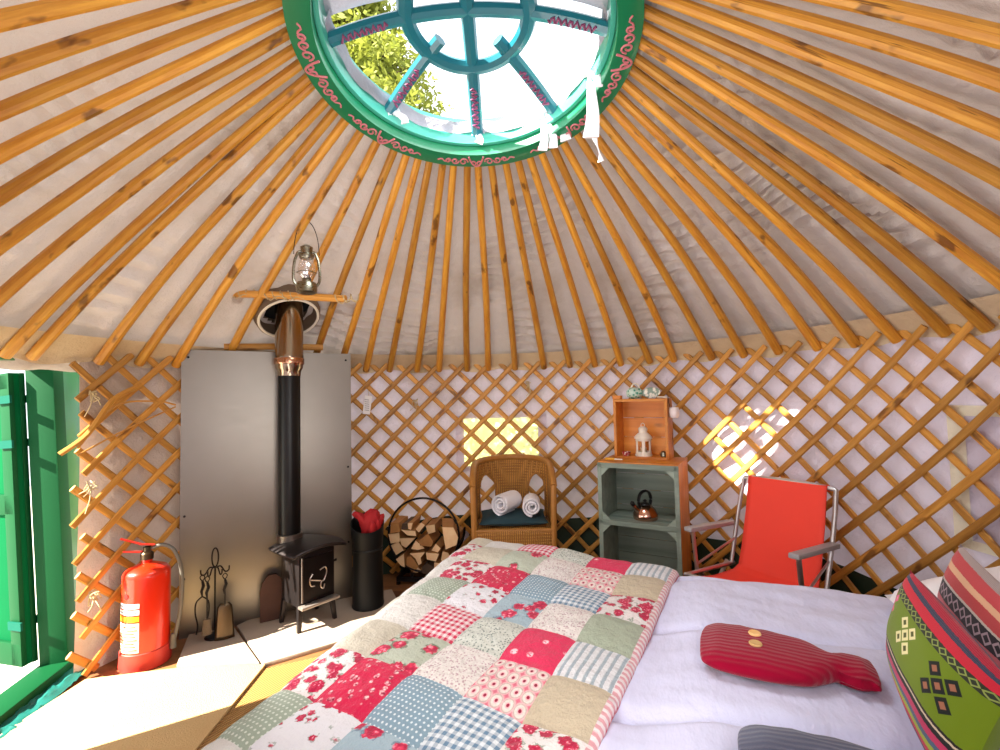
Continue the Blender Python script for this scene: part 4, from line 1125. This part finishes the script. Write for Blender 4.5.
# hot water bottles
def bottle(name, label, loc, rz, m_, buttons=True, s=1.):
    t = thing(name, label, 'hot water bottle', loc, rz)
    prof = [(-.165, .020), (-.16, .062), (-.145, .080), (-.10, .088), (-.03, .088), (.03, .084), (.08, .073), (.115, .052), (.135, .036), (.15, .033), (.165, .040), (.185, .046), (.205, .043), (.222, .044), (.226, .02)]
    hgt = [(-.165, .012), (-.12, .027), (-.02, .031), (.08, .028), (.14, .026), (.2, .024), (.226, .012)]
    def hh(x):
        for (a, b), (c, d) in zip(hgt, hgt[1:]):
            if x <= c: return b + (d - b) * (x - a) / (c - a)
        return hgt[-1][1]
    xs = [p[0] for p in prof]
    mm = MB(); seg = 24
    dense = smoothpath([(p[0], p[1], 0) for p in prof], 4)
    vs = []
    for q in dense:
        for k in range(seg):
            w = 2 * PI * k / seg; c, s_ = math.cos(w), math.sin(w)
            y = q.y * 1.34 * (abs(c) ** .8) * (1 if c > 0 else -1); z = hh(q.x) * (abs(s_) ** .9) * (1 if s_ > 0 else -1)
            if q.x > .145: y += .004 * math.sin(w * 9)
            z += .004 * noise.noise((q.x * 22, y * 22, 1)) if s_ > 0 else 0
            vs.append((q.x * s, y * s, max(z, -.02) * s + .02 * s))
    n = len(dense); fs = [(i * seg + k, i * seg + (k + 1) % seg, (i + 1) * seg + (k + 1) % seg, (i + 1) * seg + k) for i in range(n - 1) for k in range(seg)]
    fs += [tuple(range(seg))[::-1], tuple((n - 1) * seg + k for k in range(seg))]
    mm.add(vs, fs); mm.build('knitted_cover', m_, t, smooth=60)
    if buttons:
        for y in (.034, -.018):
            MB().lathe([(0, 0), (.0125, 0), (.0145, .003), (.0125, .006), (.008, .005), (0, .0045)], 20, (-.027, y, .0435)).build('button', BUTTON, t)
    return t
hx = bedw(.0, 0, 0)
ang = math.radians(-26.6)
zs = .572
c1 = Vector((.613, 1.128, .568))
bottle('hot_water_bottle', 'crimson knitted hot water bottle with two wooden buttons on the white duvet', c1, ang, REDKNIT, True, .89)
bottle('hot_water_bottle', 'slate grey hot water bottle cover at the near edge of the duvet', Vector((.53, .752, .563)), math.radians(-20), GREYKNIT, False, .95)

# cushions: built from four corners
def kilim(name, rows, decor=None):
    """striped cloth: list of (v0, colour)"""
    t = NT(name); uv = t.coord('UV'); sp = t.n('ShaderNodeSeparateXYZ', i={0: uv})
    nz = t.noise(uv, 60, 2); v = t.math('ADD', sp.outputs[1], t.math('MULTIPLY', t.math('SUBTRACT', nz, .5), .012))
    r = t.n('ShaderNodeValToRGB', i={0: v}); r.color_ramp.interpolation = 'CONSTANT'; e = r.color_ramp.elements
    while len(e) < len(rows): e.new(.5)
    for x, (p, c) in zip(e, rows): x.position = p; x.color = lin(c)
    col = r.outputs[0]
    def band(v0, v1, c1, c2, fx, slant=0.):
        nonlocal col
        f = t.math('FRACT', t.math('ADD', t.math('MULTIPLY', sp.outputs[0], fx), t.math('MULTIPLY', sp.outputs[1], slant)))
        zz = t.math('ABSOLUTE', t.math('SUBTRACT', f, .5))
        k = t.math('FRACT', t.math('MULTIPLY', t.math('SUBTRACT', sp.outputs[1], v0), 1 / (v1 - v0)))
        k2 = t.math('ABSOLUTE', t.math('SUBTRACT', k, .5))
        pat = t.step(t.math('ADD', zz, k2), .5, .02)
        pat = t.math('ABSOLUTE', t.math('SUBTRACT', pat, t.math('MULTIPLY', t.step(t.math('ADD', zz, k2), .3, .02), 1.)))
        inb = t.math('MULTIPLY', t.step(sp.outputs[1], v0, .001), t.math('SUBTRACT', 1., t.step(sp.outputs[1], v1, .001)))
        col = t.mix(inb, col, t.mix(pat, c1, c2))
    def diamonds(cx, cy, s, c_out, c_in):
        nonlocal col
        for dx, dy in ((0, 0), (-1, -1), (1, 1), (-1, 1), (1, -1)):
            X = t.math('ABSOLUTE', t.math('SUBTRACT', sp.outputs[0], cx + dx * s * .72)); Y = t.math('ABSOLUTE', t.math('SUBTRACT', sp.outputs[1], cy + dy * s * 1.05))
            d = t.math('ADD', X, t.math('MULTIPLY', Y, .7))
            col = t.mix(t.step(d, s * .62, .002), c_out, col); col = t.mix(t.step(d, s * .28, .002), c_in, col)
    if decor: decor(t, band, diamonds)
    t.set(color=col, rough=.92, sheen=.2, spec=.05); w = t.n('ShaderNodeTexWave', bands_direction='Y', i={'Vector': uv, 'Scale': 40., 'Distortion': .5}).outputs[1]
    t.bump(t.math('ADD', w, t.noise(uv, 150, 2)), .35, .003)
    return t.m
K1 = kilim('green_kilim', [(0., 'a8305c'), (.08, '4a5a70'), (.12, 'c0284c'), (.165, '9aa83c'), (.21, '50627a'), (.25, 'b83a60'), (.30, '2a2a2c'), (.335, 'c8b8a0'), (.35, '2a2628'), (.37, '6c841a'), (.80, '3a4030'), (.87, 'c8283c'), (.94, '3c4258'), (.965, 'b0243c')],
           lambda t, band, dia: (band(.80, .87, '2e3428', '8a9a50', 16.), dia(.44, .62, .075, 'e8e2a8', '50581c'), dia(.80, .60, .08, '1c2220', 'a06a50'), dia(.13, .70, .055, 'e0608c', 'e88aa8')))
K2 = kilim('striped_kilim', [(0., 'b03a48'), (.3, '8a7a80'), (.40, 'b8606a'), (.50, '2c2830'), (.645, 'c2b8b0'), (.67, 'b8484c'), (.78, 'dcae8c'), (.84, 'c0484e'), (.95, 'a89a98')],
           lambda t, band, dia: band(.51, .635, '2c2830', 'a8929c', 13., 2.))
def quadcushion(name, label, BLc, BRc, TLc, TRc, h, m_, seed=0):
    BLc, BRc, TLc, TRc = map(Vector, (BLc, BRc, TLc, TRc)); c = (BLc + BRc + TLc + TRc) / 4
    nrm = (BRc - BLc).cross(TLc - BLc).normalized()
    mb = MB()
    for sg in (1, -1):
        def f(u, v):
            x = u * 2 - 1; y = v * 2 - 1; pin = .05
            k = 1 - pin * (1 - x * x) * abs(y) ** 3; l = 1 - pin * (1 - y * y) * abs(x) ** 3
            uu = .5 + .5 * x * l; vv = .5 + .5 * y * k
            p = BLc * (1 - uu) * (1 - vv) + BRc * uu * (1 - vv) + TLc * (1 - uu) * vv + TRc * uu * vv
            z = h * ((1 - abs(x) ** 2.6) * (1 - abs(y) ** 2.6)) ** .55 * (1 + .12 * noise.noise((x * 2 + seed, y * 2, sg)))
            return p + nrm * (sg * z) - c
        mb.grid(22, 22, f, uvf=lambda u, v: (u, v))
    o = mb.build(name, m_, loc=c, smooth=70, fix=False)
    return tag(o, label, 'cushion', 'woven cushions on the bed')
quadcushion('kilim_cushion', 'green woven cushion with diamond motifs leaning on the bed head', (.872, 1.09, .595), (.65, .715, .58), (.952, 1.125, .775), (.80, .76, .725), .05, K1, 1)
quadcushion('kilim_cushion', 'red striped woven cushion standing behind the green diamond cushion', (1.04, 1.18, .60), (.85, .80, .60), (1.145, 1.20, .808), (.97, .83, .745), .045, K2, 5)
pl = pillowmesh(.42, .66, .075, wr=.02, seed=4).build('bed_pillow', WHITECLOTH, loc=bedw(1.50, .48, .685), rz=BRZB, smooth=70)
pl.rotation_euler = (0, -.35, BRZB)
tag(pl, 'plain white bed pillow behind the woven cushions', 'pillow')

# ================================================================== FLOOR THINGS
def flat(name, label, cat, poly, z, h, m_, bevel=.003, group=None):
    c = Vector((sum(p[0] for p in poly) / len(poly), sum(p[1] for p in poly) / len(poly), z))
    mb = MB().prism([(p[0] - c.x, p[1] - c.y) for p in poly], 0, h)
    return tag(mb.build(name, m_, loc=c, bevel=bevel), label, cat, group)
flat('sisal_mat', 'brown woven sisal mat on the floor between the bed and the hearth', 'mat', [(-1.19, 2.14), (-1.06, 2.18), (-.45, 2.45), (-.62, 1.6), (-1.0, .9), (-1.45, 1.2)], .001, .008, SISAL)
flat('beige_rug', 'pale beige rug on the floor in front of the green door', 'rug', [(-1.09, 2.185), (-1.078, 1.86), (-1.05, 1.0), (-1.6, .75), (-1.80, 1.2), (-1.845, 1.72), (-1.83, 2.10), (-1.57, 2.155), (-1.45, 2.178)], .009, .012, RUG, .004)
def tealf(u, v):
    p = P0 + ED * (-.16 + 1.0 * u) + Vector((.045 + .10 * v, .015 * math.sin(u * 9), 0))
    return (p.x, p.y, .012 + .02 * abs(math.sin(v * PI)) * (.5 + .9 * noise.noise((u * 14, v * 4, 0))) + .014 * abs(noise.noise((u * 34, v * 7, 3))))
tag(MB().grid(60, 8, tealf).build('groundsheet_edge', TEALTARP, fix=False), 'crumpled teal groundsheet edge lying along the door threshold', 'groundsheet')

# ================================================================== FIRE EXTINGUISHER
fe = thing('fire_extinguisher', 'red fire extinguisher standing on the rug beside the green door', 'fire extinguisher', (-1.69, 2.262, .002), math.radians(35))
er = .094
MB().lathe([(0, .02), (er, .02), (er, .405), (er * .97, .42), (er * .86, .434), (er * .5, .450), (.022, .460), (.022, .48), (0, .48)], 40).build('cylinder', EXTRED, fe)
MB().lathe([(er * .9, 0), (er + .006, 0), (er + .008, .01), (er + .005, .075), (er + .001, .078), (er - .005, .078)], 40).build('base_ring', EXTBASE, fe)
m = MB().lathe([(.026, .474), (.026, .50), (.016, .51), (.016, .53), (0, .53)], 20); m.box((0, 0, .515), (.03, .022, .03)); m.build('valve', BRASS, fe)
REDH = M('red_lever', 'c0281c', .4)
MB().tube([(.03, 0, .535), (-.02, 0, .545), (-.10, 0, .585)], .010, 8, flat=(1.2, .45, (0, 0, 1))).build('upper_lever', REDH, fe)
MB().tube([(.02, 0, .515), (-.03, 0, .512), (-.09, 0, .525)], .009, 8, flat=(1.2, .45, (0, 0, 1))).build('lower_lever', REDH, fe)
MB().tube(smoothpath([(.015, 0, .52), (.06, -.01, .53), (.105, -.03, .50), (.135, -.04, .40), (.135, -.045, .25), (.115, -.045, .12), (.105, -.045, .07)], 6), .0085, 10).build('hose', HOSE, fe)
MB().tube([(.105, -.045, .115), (.104, -.045, .05)], [.011, .014], 12).build('nozzle', HOSE, fe)
# label: curved panel on the side towards the door, white text bars and a yellow band
def lab(a0, a1, z0, z1, k=.0012): return lambda u, v: ((er + k) * math.cos(a0 + (a1 - a0) * u), (er + k) * math.sin(a0 + (a1 - a0) * u), z0 + (z1 - z0) * v)
a0, a1 = math.radians(188), math.radians(256)
lb = MB().grid(10, 2, lab(a0, a1, .28, .302)); lb.grid(10, 2, lab(a0, a1, .252, .274)); lb = lb.build('white_label', PAPER, fe, fix=False)
m = MB(); m.grid(10, 1, lab(a0 + .06, a1 - .1, .260, .265, .002)); m.grid(10, 1, lab(a0 + .06, a1 - .3, .288, .293, .002)); m.build('label_print', TEXTGREY, lb, fix=False)
MB().grid(10, 2, lab(a0, a1, .222, .246)).build('yellow_band', YELLOW, fe, fix=False)
lb = MB().grid(10, 4, lab(a0, a1, .085, .216)).build('instruction_label', M('label_cream', 'f2e6c8', .5), fe, fix=False)
m = MB()
for i in range(8): m.grid(10, 1, lab(a0 + .06, a1 - .08 - .2 * ((i * 7) % 3) / 3, .096 + i * .0145, .1005 + i * .0145, .002))
m.build('label_print', M('label_red_print', 'c8603c', .5), lb, fix=False)
MB().lathe([(.012, 0), (.012, .002), (0, .0025)], 16, ((er + .0) * math.cos(math.radians(220)), er * math.sin(math.radians(220)), .335), Rz(math.radians(220)) @ Ry(PI / 2)).build('badge', M('badge_brown', '7a1c14', .5), fe)

# ================================================================== OUTSIDE
def foliage(fn, n, size, m_, seed):
    r = random.Random(seed); mb = MB()
    for _ in range(n):
        c = fn(r); a = Vector((r.gauss(0, 1), r.gauss(0, 1), r.gauss(0, .7))).normalized(); b_ = a.cross(Vector((r.gauss(0, 1), r.gauss(0, 1), r.gauss(0, 1)))).normalized()
        s = size * r.uniform(.6, 1.4)
        mb.add([c - a * s, c + b_ * s * .4, c + a * s, c - b_ * s * .4], [(0, 1, 2, 3)])
    return mb
TX, TY = -2.1, 6.6
tr = thing('conifer_tree', 'tall sunlit yellow-green conifer tree seen through the crown', 'tree', (TX, TY, -.14))
MB().tube([(0, 0, 0), (.05, .02, 4), (0, 0, 8)], [.2, .13, .03], 10).build('trunk', BARK, tr)
BRS = [(2 + 6.3 * random.Random(k).random() ** .7, random.Random(k + 500).uniform(0, 2 * PI)) for k in range(260)]
def conf(r):
    h, a = r.choice(BRS); L = max(.15, min(2., .5 * (8.4 - h))); t = r.random() ** .7
    return Vector((math.cos(a) * L * t + r.gauss(0, .09), math.sin(a) * L * t + r.gauss(0, .09), h + .1 - .35 * t + r.gauss(0, .13)))
foliage(conf, 42000, .055, CONIFER, 3).build('foliage', CONIFER, tr, fix=False, smooth=0)
m = MB()
for h, a in BRS: L = max(.12, min(1.8, .45 * (8.3 - h))); m.tube([(0, 0, h), (math.cos(a) * L, math.sin(a) * L, h - .2)], [.025, .006], 5)
m.build('branch', BARK, tr)
hd = thing('hedge', 'sunlit yellow-green hedge seen through the small far window', 'hedge', (.6, 6.2, -.14))
foliage(lambda r: Vector((r.uniform(-1.5, 1.5), r.gauss(0, .22), abs(r.uniform(0, 1.7)))), 9000, .07, HEDGE, 5).build('foliage', HEDGE, hd, fix=False, smooth=0)

# ================================================================== LIGHT
w = bpy.data.worlds.new('World'); scn.world = w; w.use_nodes = True
bg = w.node_tree.nodes['Background']; bg.inputs[0].default_value = (.92, .96, 1., 1); bg.inputs[1].default_value = 2.0
sun = bpy.data.lights.new('sun', 'SUN'); sun.energy = 30; sun.angle = math.radians(.6); sun.color = (1, .93, .8)
so = bpy.data.objects.new('sun', sun); COL.objects.link(so)
EL = math.radians(40); AZ = math.radians(30)
so.rotation_euler = Vector((math.cos(AZ) * math.cos(EL), math.sin(AZ) * math.cos(EL), -math.sin(EL))).to_track_quat('-Z', 'Y').to_euler()
def area(name, loc, target, size, power, col=(1, 1, 1)):
    l = bpy.data.lights.new(name, 'AREA'); l.shape = 'DISK'; l.size = size; l.energy = power; l.color = col
    o = bpy.data.objects.new(name, l); COL.objects.link(o); o.location = loc
    o.rotation_euler = (Vector(target) - Vector(loc)).to_track_quat('-Z', 'Y').to_euler(); return o
area('sky_fill', crown(90, 0, .02) + Vector((0, -.1, -.02)), (CX, CY, 0), .8, 14, (.93, .96, 1.))
area('room_fill', (.35, -.05, 1.75), (-.1, 2.6, .9), 1.1, 9.5, (.97, .96, 1.))
area('low_fill', (.15, .55, .95), (-.1, 2.4, 2.2), .9, 8.5, (1, .94, .86))

area('bounce_fill', (-.75, 1.35, .75), (1.3, 1.9, 2.1), .7, 9, (1, .95, .92))

# ================================================================== CAMERA
cam = bpy.data.cameras.new('camera'); co = bpy.data.objects.new('camera', cam); COL.objects.link(co)
cam.sensor_width = 36; cam.lens = 36 * 470 / 1000; cam.clip_start = .02
co.matrix_world = Matrix.Translation((0, 0, 1.2)) @ (Matrix.Rotation(PI / 2 + math.atan(22.5 / 470), 4, 'X') @ Matrix.Rotation(math.radians(-1.3), 4, 'Z'))
scn.camera = co
scn.view_settings.view_transform = 'Standard'; scn.view_settings.look = 'None'; scn.view_settings.exposure = 0.
